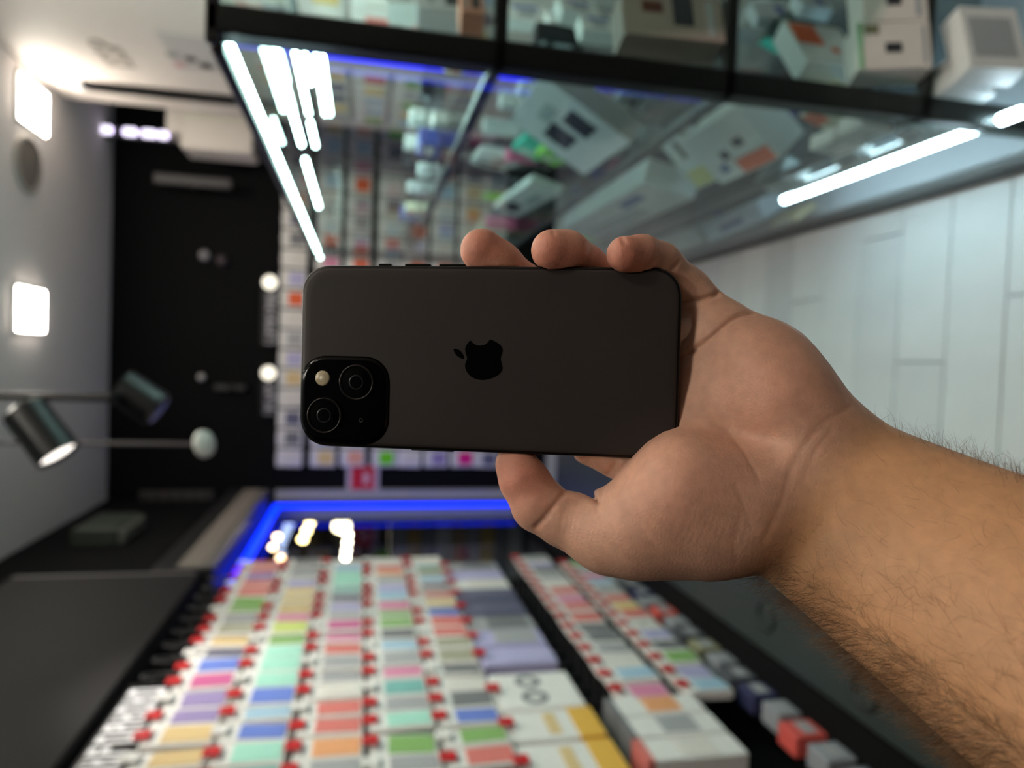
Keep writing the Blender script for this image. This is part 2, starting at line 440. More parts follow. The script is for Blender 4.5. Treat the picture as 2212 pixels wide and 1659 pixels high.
for r in range(5):
    for i in range(18):
        y = 1.66 + i * .1
        c = RC[r][i]
        h = .168
        z = ROWZ[r]
        hk = empty('display_hook', (XL + .018, y, z), 'wire display hook with a red price tag in the %s row' % ORD[r], 'hook', 'hooks in the %s row' % ORD[r])
        link('wire', _hk, None, hk); link('price_tag', _tg, M_red if (i * 7 + r * 3) % 10 < 7 else M_white, hk); link('hook_plate', _bs, None, hk)
        hk['label'] = 'wire display hook with a %s price tag in the %s row' % ('red' if (i * 7 + r * 3) % 10 < 7 else 'white', ORD[r])
        for k in range(3 if i < 6 else 2 if i < 15 else 1):
            cc = c if (k == 0 or random.random() < .5) else random.choice(list(PAL))
            cm, im, sm = pack_meshes(.09, h, .014)
            o = link('phone_case_pack', cm)
            o.location = (XL + .018 + .145 - k * .036 + random.uniform(-.004, .004), y + random.uniform(-.004, .004), z - .004 + .012)
            o.rotation_euler = (random.uniform(-.03, .03), random.uniform(-.02, .04), random.uniform(-.13, .13))
            tag(o, '%s phone case on white card, %s on a hook of the %s row' % (WORD.get(cc, cc), ['foremost', 'second', 'third'][k], ORD[r]), 'phone case', GRP)
            q = link('case_panel', im, M_case[cc], o); link('hang_slot', sm, M_case['grey'], o)
            NP += 1
# sixth row: bigger boxes
Y6 = [(1.62, .17, 'amber', 'white'), (1.80, .15, 'amber', 'white'), (2.0, .22, 'rings', 'white'), (2.25, .13, 'lavender', 'lavender'), (2.40, .13, 'grey', 'lavender'), (2.54, .13, 'charcoal', 'grey'), (2.70, .14, 'navy', 'navy'), (2.86, .13, 'navy', 'navy'),
      (3.0, .12, 'pale', 'white'), (3.13, .11, 'lavender', 'lavender'), (3.26, .11, 'charcoal', 'grey')]
M_ring = mat('ring_print', (120, 124, 128), .5)
for n, (y, w, c, body) in enumerate(Y6):
    z = ROWZ[5]; h = .25
    hk = empty('display_hook', (XL + .018, y, z), 'wire display hook with a red price tag in the sixth row', 'hook', 'hooks in the sixth row')
    link('wire', _hk, None, hk); link('price_tag', _tg, None, hk); link('hook_plate', _bs, None, hk)
    bm = M_white if body == 'white' else M_case[body]
    o = MB().bbox((-.05, -w / 2, -h), (0, w / 2, 0), .006).build('accessory_box', bm)
    o.location = (XL + .158, y, z + .004)
    lab = {'amber': 'white carton with an amber end, %s,' % ('wider one' if w > .16 else 'narrower one'), 'rings': 'white carton printed with two grey rings', 'pale': 'plain off white carton'}.get(c, '%s carton with a %s face panel' % (body, WORD.get(c, c)))
    tag(o, lab + ' hanging in the sixth hook row', 'accessory box', 'large boxes in the sixth hook row')
    if c == 'rings':
        for k in (-1, 1):
            MB().lathe((0, k * w * .23, -h * .45), (1, 0, 0), [(.022, 0), (.038, 0), (.038, .003), (.022, .003), (.022, 0)], 24).build('printed_ring', M_ring, o)
    elif c == 'amber':
        MB().box((-.051, -w / 2 - .001, -h - .001), (.001, w / 2 + .001, -h * .72)).build('end_panel', M_case['amber'], o)
        MB().box((0, -w * .35, -h * .55), (.002, w * .35, -h * .42)).build('print_block', M_case['tan'], o)
    else:
        MB().bbox((-.001, -w * .42, -h * .9), (.003, w * .42, -h * .3), .001).build('face_panel', M_case[c], o)
# seventh and lowest rows: smaller carded packs, and three cartons at the near end
for r in (6, 7):
    for i in range(15):
        y = 1.95 + i * .1
        if r == 7 and y > 3.25: continue
        c = random.choice(['grey', 'charcoal', 'sky', 'green', 'red', 'pink', 'pale', 'tan', 'lavender', 'grey', 'charcoal'])
        if r == 6 and i == 0: c = 'pink'
        if r == 6 and i == 1: c = 'sky'
        if r == 7 and 6 <= i <= 8: c = ['red', 'yellow', 'red'][i - 6]
        z = ROWZ[r]
        hk = empty('display_hook', (XL + .018, y, z), 'wire display hook with a red price tag in the %s row' % ORD[r], 'hook', 'hooks in the %s row' % ORD[r])
        link('wire', _hk, None, hk); link('price_tag', _tg, None, hk); link('hook_plate', _bs, None, hk)
        cm, im, sm = pack_meshes(.092, .165 if r == 6 else .145, .03)
        o = link('phone_case_pack', cm)
        o.location = (XL + .162 + random.uniform(-.004, .004), y, z + .006); o.rotation_euler = (0, random.uniform(-.02, .04), random.uniform(-.05, .05))
        tag(o, 'thick %s pack on a white card in the %s hook row' % (WORD.get(c, c), ORD[r]), 'phone case', 'thick packs in the two lowest hook rows')
        link('case_panel', im, M_case[c], o); link('hang_slot', sm, M_case['grey'], o)
for i, (y, c) in enumerate([(1.62, 'pale'), (1.73, 'grey'), (1.84, 'orange')]):
    o = MB().bbox((-.09, -.05, -.27), (0, .05, 0), .005).build('long_carton', M_white)
    o.location = (XL + .17, y, .80)
    tag(o, 'long white carton with %s print below the amber ended cartons' % ('an orange' if c == 'orange' else WORD.get(c, c)), 'accessory box')
    MB().box((-.002, -.04, -.2), (.002, .04, -.1)).build('print_block', M_case[c], o)
    MB().box((-.091, -.051, -.02), (.001, .051, .001)).build('end_panel', M_case['charcoal' if i else 'red'], o)
    MB().tube((-.085, 0, .006), (-.152, 0, .006), .004, n=6).build('hook_wire', M_metal, o)
# white lettering strip at the top of the board, unreadable
SX = XF - .03
so = (SX, 1.75, 2.0)
o = empty('header_sign', so, 'black strip with white lettering above the top row of hooks', 'sign')
MB(so).box((SX - .006, 1.2, 2.012), (SX, 2.22, 2.135)).build('strip', M_darkmetal, o)
MB(so).box((XL + .018, 1.3, 2.06), (SX - .006, 1.33, 2.08)).build('bracket', M_darkmetal, o)
MB(so).box((XL + .018, 2.1, 2.06), (SX - .006, 2.13, 2.08)).build('bracket', M_darkmetal, o)
y = 1.25; M_let = mat('letter_white', (238, 236, 240), .5)
while y < 2.18:
    w = random.uniform(.03, .045)
    m = MB(so)
    zb, zt = 2.025, 2.122
    m.box((SX, y, zb), (SX + .005, y + w * .28, zt))
    if random.random() < .7: m.box((SX, y + w * .74, zb), (SX + .005, y + w, zt))
    for zz in random.sample([zb, (zb + zt) / 2, zt - .02], 2):
        m.box((SX, y, zz), (SX + .0048, y + w, zz + .02))
    m.build('letter', M_let, o)
    y += w + .014
# black loop hangers along the top of the board
for i in range(9):
    y = 2.27 + i * .12
    o = empty('loop_hanger', (XL + .02, y, 2.12), 'black oval loop hanging under the fascia board', 'hanger', 'black loops under the fascia')
    m = MB(); ring = []
    for k in range(14):
        t = 2 * math.pi * k / 14; t2 = 2 * math.pi * (k + 1) / 14
        m.tube((.12, .02 * math.cos(t), -.05 + .05 * math.sin(t)), (.12, .02 * math.cos(t2), -.05 + .05 * math.sin(t2)), .004, n=6, caps=False)
    m.build('loop', mat('loop_black', (46, 44, 46), .3), o)
    MB().tube((0, 0, 0), (.12, 0, 0), .004, n=6).build('arm', M_darkmetal, o)

# bench below the hooks
bz = .26
bx1 = -.42
o = empty('bench', (-.7, 2.4, 0), 'low dark grey green bench running below the hook display', 'bench')
MB((-.7, 2.4, 0)).bbox((-.87, .35, .22), (bx1, 4.4, bz), .006).build('top', mat('bench_top', (44, 53, 52), .45), o)
MB((-.7, 2.4, 0)).box((-.85, .4, 0), (bx1 - .04, 4.35, .22)).build('base', M_black, o)
for px, py in ((1655, 1330), (1870, 1492)):
    p = on('z', bz, px, py)
    MB((-.7, 2.4, 0)).lathe(p, (0, 0, 1), [(.05, 0), (.05, .006), (.04, .008), (.036, .004), (.036, 0)], 28).build('cable_ring', mat('ring_dark', (32, 39, 38), .4), o, True)
o = empty('plinth', (-1.03, 2.4, 0), 'black recessed plinth beneath the lowest row of packs', 'plinth')
MB((-1.03, 2.4, 0)).box((XL, .9, 0), (-.872, YP1, bz)).build('base', M_wallblack, o)
for i in range(16):
    y = 1.45 + i * .115
    c = ['charcoal', 'grey', 'red', 'grey', 'navy', 'charcoal', 'grey', 'olive'][i % 8]
    w = .085
    o = MB().bbox((-.06, -w / 2, 0), (0, w / 2, .075 + .01 * (i % 3)), .004).build('stock_box', mat('stock_' + c, PAL[c], .5))
    o.location = (-.96, y, bz)
    MB().box((0, -w * .35, .02), (.002, w * .35, .06)).build('label_patch', M_case['grey'], o)
    tag(o, '%s stock box standing on the plinth under the hooks' % WORD.get(c, c), 'box', 'stock boxes on the plinth')

# ------------------------------------------------------------------ back wall products
YK = YB - .012
rows = [(622, 'pale'), (705, 'yellow'), (770, 'orange'), (838, 'lime'), (893, 'pale'), (952, 'purple'), (1010, 'magenta'), (1062, 'navy')]
bk_c = MB().bbox((-.068, -.02, -.19), (.068, 0, 0), .004).mesh('pouch'); bk_c.materials.append(M_white)
bk_p = MB().bbox((-.05, -.024, -.17), (.05, -.018, -.06), .003).mesh('product'); bk_p.materials.append(M_white)
bk_h = MB().tube((0, .005, .005), (0, -.05, .005), .0035, n=6).mesh('peg'); bk_h.materials.append(M_metal)
M_green2 = mat('case_brightgreen', (120, 226, 40), .4); M_peach = mat('case_peach', (246, 176, 150), .4); M_hot = mat('case_hotpink', (240, 30, 140), .4); M_yel = mat('case_yellow', (232, 204, 50), .4)
spec = {1: ('bright yellow', M_yel), 2: ('peach', M_peach), 3: ('bright green', M_green2), 6: ('hot pink', M_hot)}
BKR = ['top', 'second', 'third', 'fourth', 'fifth', 'sixth', 'seventh', 'bottom']
x0 = on('y', YK, 620, 988)[0]
M_or2 = mat('case_vivid_orange', (236, 96, 40), .4)
for r, (px, c) in enumerate(rows):
    zt = on('y', YK, px - (30 if r else 20), 800)[2]
    for k in range(17):
        x = x0 + k * .152
        if k == 0 and r in spec:
            word, m = spec[r]
        else:
            cc = c if k == 0 else random.choice(['pale', 'pale', 'pale', 'grey', 'grey', 'charcoal', 'navy', 'orange2', 'tan', 'pale', 'sky', 'lavender', 'pink'])
            word, m = ('orange', M_or2) if cc == 'orange2' else (WORD.get(cc, cc), M_case[cc])
        o = link('accessory_pack', bk_c); o.location = (x, YK, zt); o.rotation_euler = (0, random.uniform(-.03, .03), 0)
        tag(o, 'white hanging pouch with %s product in the %s row of the back wall' % (word, BKR[r]), 'accessory pack', 'pouches on the back wall')
        link('product', bk_p, m, o); link('peg', bk_h, None, o)
# category signs above the packs on the back wall
for (cx, cy, t0, t1) in ((583, 610, 632, 736), (580, 806, 828, 892)):
    p = on('y', YK - .05, cx, cy)
    o = empty('category_sign', (p[0], YK, p[2]), ('longer' if cy < 700 else 'shorter') + ' black category sign with a round white emblem on the back wall', 'sign')
    og = (p[0], YK, p[2])
    a = on('y', YK - .05, 585, t0)[0]; b = on('y', YK - .05, 585, t1)[0]
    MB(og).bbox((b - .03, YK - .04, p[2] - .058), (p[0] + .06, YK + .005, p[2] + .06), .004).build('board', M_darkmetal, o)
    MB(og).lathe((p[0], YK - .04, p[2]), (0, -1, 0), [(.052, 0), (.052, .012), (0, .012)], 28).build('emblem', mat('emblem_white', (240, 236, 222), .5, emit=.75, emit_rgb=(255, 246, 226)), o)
    x = a
    while x > b:
        w = random.uniform(.018, .03)
        m = MB(og).box((x - w, YK - .046, p[2] - .055), (x - w * .65, YK - .04, p[2] + .03)).box((x - w, YK - .046, p[2] - .055 + random.choice([0, .035, .07])), (x, YK - .04, p[2] - .04 + random.choice([0, .035, .06])))
        m.build('letter', mat('letter_grey', (200, 196, 204), .5), o)
        x -= w + .01
# red square sign
p = on('y', YB - .01, 784, 1035)
q = on('y', YB - .01, 818, 1065)
hw = abs(q[0] - p[0]); hh = abs(q[2] - p[2])
o = empty('red_sign', (p[0], YB, p[2] - hh), 'red square sign with white border and white lettering on the black back wall', 'sign')
og = (p[0], YB, p[2] - hh)
MB(og).bbox((p[0] - hw, YB - .012, p[2] - hh), (p[0] + hw, YB, p[2] + hh), .003).build('border', mat('sign_white', (214, 200, 204), .5), o)
MB(og).box((p[0] - hw * .82, YB - .016, p[2] - hh * .72), (p[0] + hw * .98, YB - .01, p[2] + hh * .72)).build('red_face', mat('sign_red', (214, 24, 44), .5), o)
m = MB(og)
for k in range(5):
    x = p[0] - hw * .3 + k * hw * .16
    m.box((x, YB - .019, p[2] - hh * .36), (x + hw * .11, YB - .015, p[2] - hh * .02))
m.build('lettering', mat('sign_letter', (240, 220, 224), .5), o)
# small red fire box and round lamp seen between thumb and palm
p = on('y', YB - .05, 1228, 1040)
o = empty('fire_box', (p[0], YB, p[2] - .14), 'dark red metal cabinet low on the black back wall', 'cabinet')
og = (p[0], YB, p[2] - .14)
MB(og).bbox((p[0] - .06, YB - .08, p[2] - .14), (p[0] + .12, YB, p[2] + .14), .006).build('body', mat('deep_red', (150, 20, 30), .45), o)
MB(og).bbox((p[0] - .05, YB - .09, p[2] - .12), (p[0] + .11, YB - .078, p[2] + .12), .003).build('door', mat('deep_red2', (165, 22, 34), .4), o)
MB(og).tube((p[0] - .03, YB - .095, p[2]), (p[0] - .03, YB - .088, p[2]), .012).build('knob', M_metal, o)
p = on('y', YB - .05, 1234, 1001)
o = empty('button_lamp', (p[0], YB, p[2]), 'small round warm lamp above the dark red cabinet', 'lamp')
MB((p[0], YB, p[2])).tube((p[0], YB, p[2]), (p[0], YB - .03, p[2]), .034, n=20).build('housing', M_white, o)
MB((p[0], YB, p[2])).lathe((p[0], YB - .03, p[2]), (0, -1, 0), [(.026, 0), (.02, .012), (0, .016)], 20).build('lens', mat('lens_warm', (255, 225, 150), .4, emit=4, emit_rgb=(255, 232, 180)), o, True)

# things high up at the back right: cartons, brown strip, cameras
def carton(name, lo, hi, m, label, cat='box', child=None):
    c = ((lo[0] + hi[0]) / 2, (lo[1] + hi[1]) / 2, lo[2])
    o = empty(name, c, label, cat)
    MB(c).bbox(lo, hi, .006).build('carton', m, o)
    MB(c).box((lo[0] + (hi[0] - lo[0]) * .44, lo[1] - .002, lo[2] + .001), (lo[0] + (hi[0] - lo[0]) * .56, lo[1], hi[2] - .001)).build('tape', mat('tape', (206, 198, 186), .4), o)
    return o


p = on('y', 5.1, 545, 300)
o = empty('storage_cabinet', (2.0, 5.2, 0), 'tall black cabinet against the back wall carrying white cartons', 'cabinet')
zc = on('y', 5.1, 545, 290)[2]
CX0 = on('y', 5.1, 545, 320)[0]
MB((2.0, 5.2, 0)).bbox((CX0, 5.1, 1.2), (2.6, 5.44, zc), .005).build('body', M_black, o)
for k in range(2):
    w = (2.6 - CX0) / 2
    MB((2.0, 5.2, 0)).bbox((CX0 + .005 + k * w, 5.085, 1.22), (CX0 + w * (k + 1) - .005, 5.1, zc - .01), .003).build('door', M_black, o)
for x in (CX0 + .02, 2.53):
    for y in (5.13, 5.38):
        MB((2.0, 5.2, 0)).box((x, y, 0), (x + .05, y + .05, 1.2)).build('leg', M_black, o)
a = on('y', 5.12, 390, 318); b = on('y', 5.12, 545, 250)
carton('white_carton', (a[0], 5.12, zc), (a[0] + .42, 5.4, a[2]), M_wallwhite, 'lower wide white carton on the tall black cabinet')
c2 = on('y', 5.12, 358, 282)
carton('white_carton', (c2[0], 5.12, a[2]), (c2[0] + .36, 5.4, c2[2]), M_wallwhite, 'narrower white carton stacked on the wide white one')
# round cameras and a dark bracket on the black wall
for i, (px, py, r) in enumerate([(440, 550, .045), (433, 815, .03), (478, 562, .05)]):
    p = on('y', YB - .06, px, py)
    o = empty('dome_camera', (p[0], YB, p[2]), ['small grey dome camera on the black back wall', 'tiny pale dome camera in the middle of the black back wall', 'larger dim dome camera under the small grey one'][i], 'camera')
    MB((p[0], YB, p[2])).tube((p[0], YB, p[2]), (p[0], YB - .03, p[2]), r * .9, n=18).build('mount', M_darkmetal, o)
    MB((p[0], YB, p[2])).lathe((p[0], YB - .03, p[2]), (0, -1, 0), [(r * .9, 0), (r * .8, r * .4), (r * .4, r * .8), (0, r * .9)], 20).build('dome', mat('dome_%d' % i, [(150, 146, 150), (200, 196, 196), (70, 62, 64)][i], .4), o, True)
a = on('y', YB - .2, 330, 372); b = on('y', YB - .2, 500, 402)
o = empty('wall_bracket', (a[0] - .05, YB, b[2]), 'dark grey upright metal bracket on the black back wall', 'bracket')
og = (a[0] - .05, YB, b[2])
MB(og).bbox((b[0] - .02, YB - .2, b[2]), (a[0] + .0, YB - .16, a[2]), .008).build('plate', mat('bracket_grey', (62, 58, 60), .5), o)
MB(og).tube((a[0] - .06, YB, (a[2] + b[2]) / 2), (a[0] - .06, YB - .17, (a[2] + b[2]) / 2), .02).build('arm', M_darkmetal, o)
p = on('y', YB - .05, 500, 826)
o = empty('wall_clip', (p[0], YB, p[2]), 'dim horizontal grey clip on the black back wall', 'bracket')
MB((p[0], YB, p[2])).bbox((p[0] - .06, YB - .06, p[2] - .1), (p[0] - .02, YB, p[2] + .12), .005).build('plate', mat('clip_grey', (48, 46, 46), .5), o)
MB((p[0], YB, p[2])).tube((p[0] - .04, YB - .06, p[2]), (p[0] - .04, YB - .09, p[2]), .02, n=12).build('knob', M_darkmetal, o)

# ------------------------------------------------------------------ right wall prints
def wall_text(txt, px, size, m, parent, org):
    cu = bpy.data.curves.new('lettering', 'FONT'); cu.body = txt; cu.size = size; cu.extrude = .002; cu.align_x = 'CENTER'; cu.align_y = 'CENTER'
    o = bpy.data.objects.new('tmp', cu); COL.objects.link(o)
    dg = bpy.context.evaluated_depsgraph_get()
    me = bpy.data.meshes.new_from_object(o.evaluated_get(dg))
    bpy.data.objects.remove(o)
    t = link('lettering', me, m, parent)
    return t


p = on('x', XR - .002, 245, 118)
o = empty('wall_lettering', p, 'grey raised letters on the white side wall', 'lettering')
t = wall_text('ISSP', None, .2, mat('grey_letters', (150, 140, 130), .6), o, p)
t.matrix_local = Matrix(((0, 0, -1, 0), (-1, 0, 0, 0), (0, 1, 0, 0), (0, 0, 0, 1)))
q = [on('x', XR - .004, *c) for c in ((335, 70), (480, 85), (500, 150), (392, 148))]
ys = [v[1] for v in q]; zs = [v[2] for v in q]
y0, y1, zz0, zz1 = min(ys), max(ys), min(zs), max(zs)
o = empty('wall_poster', (XR, (y0 + y1) / 2, zz0), 'pale grey product poster with dark spots on the white side wall', 'poster')
og = (XR, (y0 + y1) / 2, zz0)
MB(og).box((XR - .006, y0, zz0), (XR, y1, zz1)).build('sheet', mat('poster_grey', (186, 180, 178), .5), o)
for i, (px, py, r, c) in enumerate([(412, 127, .03, (70, 50, 48)), (445, 142, .035, (64, 52, 50)), (388, 140, .03, (196, 150, 150)), (372, 118, .03, (140, 140, 134))]):
    s = on('x', XR - .006, px, py)
    MB(og).lathe(s, (-1, 0, 0), [(r, 0), (r, .003), (0, .003)], 20).build('printed_spot', mat('spot_%d' % i, c, .5), o)
a = on('x', XR - .05, 190, 205); b = on('x', XR - .05, 520, 222)
o = empty('wall_recess_strip', (XR, a[1], b[2]), 'black upright strip standing in for the dark gap at the end of the white side wall', 'dark strip')
MB((XR, a[1], b[2])).bbox((XR - .03, a[1] - .1, b[2] - .4), (XR, a[1] + .0, a[2]), .006).build('channel', M_darkmetal, o)  # black strip added in place of the dark gap in the white wall
MB((XR, a[1], b[2])).bbox((XR - .034, a[1] - .1, a[2]), (XR, a[1] + .0, a[2] + .04), .006).build('cap', M_frame, o)
# glowing blue strip and orange board, added in place of reflections in the case glass
for nm, pa, pb, m, lab in (('blue_reflection_strip', (640, 98), (1060, 172), M_blue, 'upright glowing strip standing in for a blue reflection in the case glass'),):
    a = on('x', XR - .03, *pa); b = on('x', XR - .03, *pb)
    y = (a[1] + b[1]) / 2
    o = empty(nm, (XR, y, b[2]), lab, 'reflection strip')
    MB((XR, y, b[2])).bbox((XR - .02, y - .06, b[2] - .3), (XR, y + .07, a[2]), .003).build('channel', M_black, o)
    MB((XR, y, b[2])).bbox((XR - .03, y - .03, b[2] - .3), (XR - .018, y + .04, a[2] - .01), .004).build('diffuser', mat('blue_reflection_glow', (30, 40, 240), .5, emit=1.6, emit_rgb=(20, 25, 255)), o)
    o = empty('orange_board', (XR, y - .2, b[2]), 'narrow burnt orange board standing in for the reflection beside the blue strip', 'board')
    MB((XR, y - .2, b[2])).bbox((XR - .02, y - .24, b[2] - .3), (XR, y - .08, a[2] - .12), .004).build('panel', mat('burnt_orange', (196, 98, 40), .5), o)
    MB((XR, y - .2, b[2])).bbox((XR - .024, y - .25, b[2] - .31), (XR, y - .235, a[2] - .11), .003).build('edge', M_darkmetal, o)

# pouches on the right wall, seen through the upper part of the case
SR = ['top', 'second', 'third', 'fourth', 'fifth']
for r in range(5):
    for k in range(12):
        yy = 2.75 + k * .165
        if y - .32 < yy < y + .16: continue
        cc = random.choice(['pale', 'pale', 'grey', 'charcoal', 'navy', 'red', 'tan', 'sky', 'lavender', 'yellow', 'green'])
        o = link('accessory_pack', bk_c); o.location = (XR, yy, 2.02 - r * .215); o.rotation_euler = (0, 0, -math.pi / 2)
        tag(o, 'white hanging pouch with %s product in the %s row of the white side wall' % (WORD.get(cc, cc), SR[r]), 'accessory pack', 'pouches on the white side wall')
        link('product', bk_p, M_case[cc], o); link('peg', bk_h, None, o)

# ------------------------------------------------------------------ the glass display case
YN = on('x', XC, 1060, 160)[1]
YE = on('x', XC, 690, 556)[1] + .05
XB = 1.12
ZT = 1.5 + (on('x', XC, 490, 85)[2] - 1.5) + .035
SH = [on('x', XC, 1062, 160)[2], on('x', XC, 1597, 195)[2], on('x', XC, 2045, 247)[2]]
print('case', YN, YE, ZT, SH)
case = empty('display_case', ((XC + XB) / 2, (YN + YE) / 2, 0), 'tall glass display case with black frame and white light tubes', 'display case')
og = ((XC + XB) / 2, (YN + YE) / 2, 0)
PWD = .045
for x in (XC + .015, XB - PWD):
    for y in (YN, YE - PWD):
        MB(og).bbox((x, y, 0), (x + PWD, y + PWD, ZT), .004).build('post', M_darkmetal, case)
for z in (ZT - .02, ):
    MB(og).bbox((XC, YN + PWD, z), (XC + .02, YE - PWD, z + .02), .003).build('top_rail', M_darkmetal, case)
    MB(og).bbox((XB - .03, YN + PWD, z), (XB, YE - PWD, z + .02), .003).build('top_rail', M_darkmetal, case)
    MB(og).bbox((XC, YN, z), (XB, YN + .02, z + .02), .003).build('top_rail', M_darkmetal, case)
    MB(og).bbox((XC, YE - .02, z), (XB, YE, z + .02), .003).build('top_rail', M_darkmetal, case)
MB(og).box((XC + .02, YN + .02, ZT - .008), (XB - .03, YE - .02, ZT - .002)).build('glass_top', M_glass, case)
for i, z in enumerate(SH):
    MB(og).bbox((XC + .03, YN + .02, z - .014), (XB - .01, YE - .02, z), .003).build('shelf', M_shelfglass, case)
    MB(og).bbox((XC + .015, YN, z - .026), (XB, YN + .02, z - .001), .003).build('shelf_rail', M_darkmetal, case)
    MB(og).bbox((XC + .012, YN + .02, z - .02), (XC + .03, YE, z + .002), .002).build('shelf_rail', mat('rail_grey', (52, 56, 60), .3), case)
zb = on('x', XC, 2212, 245)[2]
MB(og).bbox((XC + .05, YN + .03, zb - .035), (XB, YE - .02, zb - .022), .003).build('shelf', M_shelfglass, case)
MB(og).bbox((XC + .02, YN, .08), (XB, YE, .10), .003).build('bottom_board', mat('bottom_grey', (150, 150, 156), .4), case)
MB(og).bbox((XC + .004, YN + .01, 0), (XB, YE, .08), .004).build('plinth', mat('case_plinth', (24, 23, 24), .5), case)  # black colour stands for the shadow band between case and floor
MB(og).box((XC, YN + .002, .085), (XC + .006, YE, ZT - .02)).build('glass_pane', M_glass, case)
MB(og).box((XC + .02, YN - .004, .09), (XB, YN + .0, ZT - .02)).build('glass_pane', M_glass, case)
MB(og).box((XC + .02, YE, .09), (XB, YE + .005, ZT - .02)).build('glass_pane', M_glass, case)


def glow_bar(x, z, y0, y1, r=.006, m=None):
    MB(og).tube((x, y0, z), (x, y1, z), r, n=12).build('led_tube_or_reflection', m or M_led, case, True)


def glow_bar_px(a, b, x, r=.006, m=None):
    p, q = on('x', x, *a), on('x', x, *b)
    glow_bar(x, (p[2] + q[2]) / 2, min(p[1], q[1]), max(p[1], q[1]), r, m)


glow_bar_px((491, 85), (692, 556), XC + .03)
glow_bar_px((580, 52), (650, 312), .64)  # these bars, down to the base tube, imitate the top tube's reflections in glass
glow_bar_px((625, 62), (668, 245), .82)
glow_bar_px((655, 62), (664, 180), .95)
glow_bar_px((690, 62), (690, 245), .95)
glow_bar_px((706, 62), (700, 245), 1.05)
glow_bar_px((660, 345), (688, 446), .55)
glow_bar_px((672, 265), (680, 315), .75)
glow_bar_px((2212, 243), (1690, 432), XC + .03, .010, M_led3)
MB(og).bbox((XC + .02, YN + .04, zb - .022), (XC + .04, on('x', XC, 1690, 432)[1], zb - .010), .002).build('tube_holder', M_white, case)

# goods in the case: a leaning or standing box given by its bottom edge on the shelf and one top corner
BOXES = []


def goods(name, A, B, C, z, t, m, label, cat='box', decals=(), group=None):
    a, b = on('z', z, *A), on('z', z, *B)
    e = b - a; L = np.linalg.norm(e); eh = e / L
    d = ray(*C); s = np.dot(a - CAM, eh) / np.dot(d, eh)
    c = CAM + d * s
    up = c - a; H = np.linalg.norm(up); uh = up / H
    n = np.cross(eh, uh)
    if np.dot(n, a - CAM) < 0: n = -n
    lift = z - min(0, *[q[2] - a[2] for q in (a + n * t, a + up, a + up + n * t)]) - a[2]
    a = a + np.array((0, 0, lift)); b = b + np.array((0, 0, lift))
    cs = np.array([q + w for q in (a, b, a + up, b + up) for w in (0 * n, n * t)]); BOXES.append((cs.min(0) - .006, cs.max(0) + .006))
    org = (a + b) / 2
    o = empty(name, org, label, cat, group)
    MB(org).obox(a, e, up, n * t).build('carton', m, o)
    for (u0, v0, u1, v1, dm, nm) in decals:
        MB(org).obox(a + e * u0 + up * v0 - n * .0012, e * (u1 - u0), up * (v1 - v0), n * .0025).build(nm, dm, o)
    return o


D_bk = mat('print_black', (46, 50, 58), .5); D_or = mat('sticker_orange', (240, 104, 44), .5); D_ye = mat('sticker_cream', (226, 220, 150), .5); D_bl = mat('print_blue', (96, 112, 176), .5)
D_gr = mat('print_grey', (170, 178, 184), .5); D_te = mat('print_teal', (80, 214, 190), .4); D_gn = mat('print_green', (150, 222, 90), .4)
M_gbox = mat('grey_white_carton', (206, 212, 218), .5); M_taupe = mat('taupe_carton', (164, 152, 144), .5); M_cream = mat('cream_carton', (226, 222, 196), .5)
S1, S2, S3 = SH
goods('camera_carton', (1385, 310), (1280, 380), (1195, 165), S2, .05, M_gbox, 'pale grey carton with dark gadget pictures leaning on the middle shelf', decals=((.15, .3, .4, .6, D_bk, 'picture'), (.5, .35, .8, .65, D_bk, 'picture'), (.3, .68, .6, .82, D_gr, 'picture')))
goods('labelled_carton', (1735, 345), (1600, 402), (1640, 235), S3, .09, M_whitebox, 'large white carton with an orange corner sticker on the middle shelf', decals=((.04, .02, .55, .28, D_or, 'orange_sticker'), (.55, .35, .68, .5, D_bk, 'picture'), (.25, .45, .4, .6, D_bk, 'picture'), (.7, .15, .82, .3, D_bl, 'picture')))
goods('slim_carton', (1572, 392), (1528, 412), (1475, 275), S3, .05, M_whitebox, 'slim white carton with a cream corner sticker beside the orange stickered one', decals=((.05, .02, .9, .3, D_ye, 'cream_sticker'), (.3, .5, .5, .8, D_bk, 'picture')))
goods('cream_carton', (1858, 262), (1800, 284), (1800, 228), S3, .06, M_cream, 'cream carton with an orange sticker behind the black post', decals=((.45, .3, 1.0, .9, D_or, 'orange_sticker'),))
goods('long_white_carton', (1510, 430), (1300, 520), (1400, 395), S3, .08, M_whitebox, 'long white carton with printed lines on the lower shelf', decals=((.15, .6, .35, .8, D_bl, 'picture'), (.3, .2, .9, .3, D_gr, 'print_line'), (.3, .4, .9, .48, D_gr, 'print_line')))
goods('flat_white_carton', (1700, 478), (1575, 528), (1680, 440), .10, .1, mat('blue_white_carton', (214, 228, 242), .5), 'bluish white carton on the bottom board of the case', decals=((.3, .3, .7, .6, D_bl, 'picture'),))
goods('flat_white_carton', (1562, 530), (1462, 560), (1545, 490), .10, .1, M_whitebox, 'plain white carton beside the bluish one on the bottom board')
goods('kraft_carton', (1762, 480), (1705, 495), (1755, 468), .10, .08, mat('kraft', (196, 180, 146), .6), 'small kraft carton on the bottom board of the case', decals=((.2, .2, .8, .7, D_gr, 'label_patch'),))
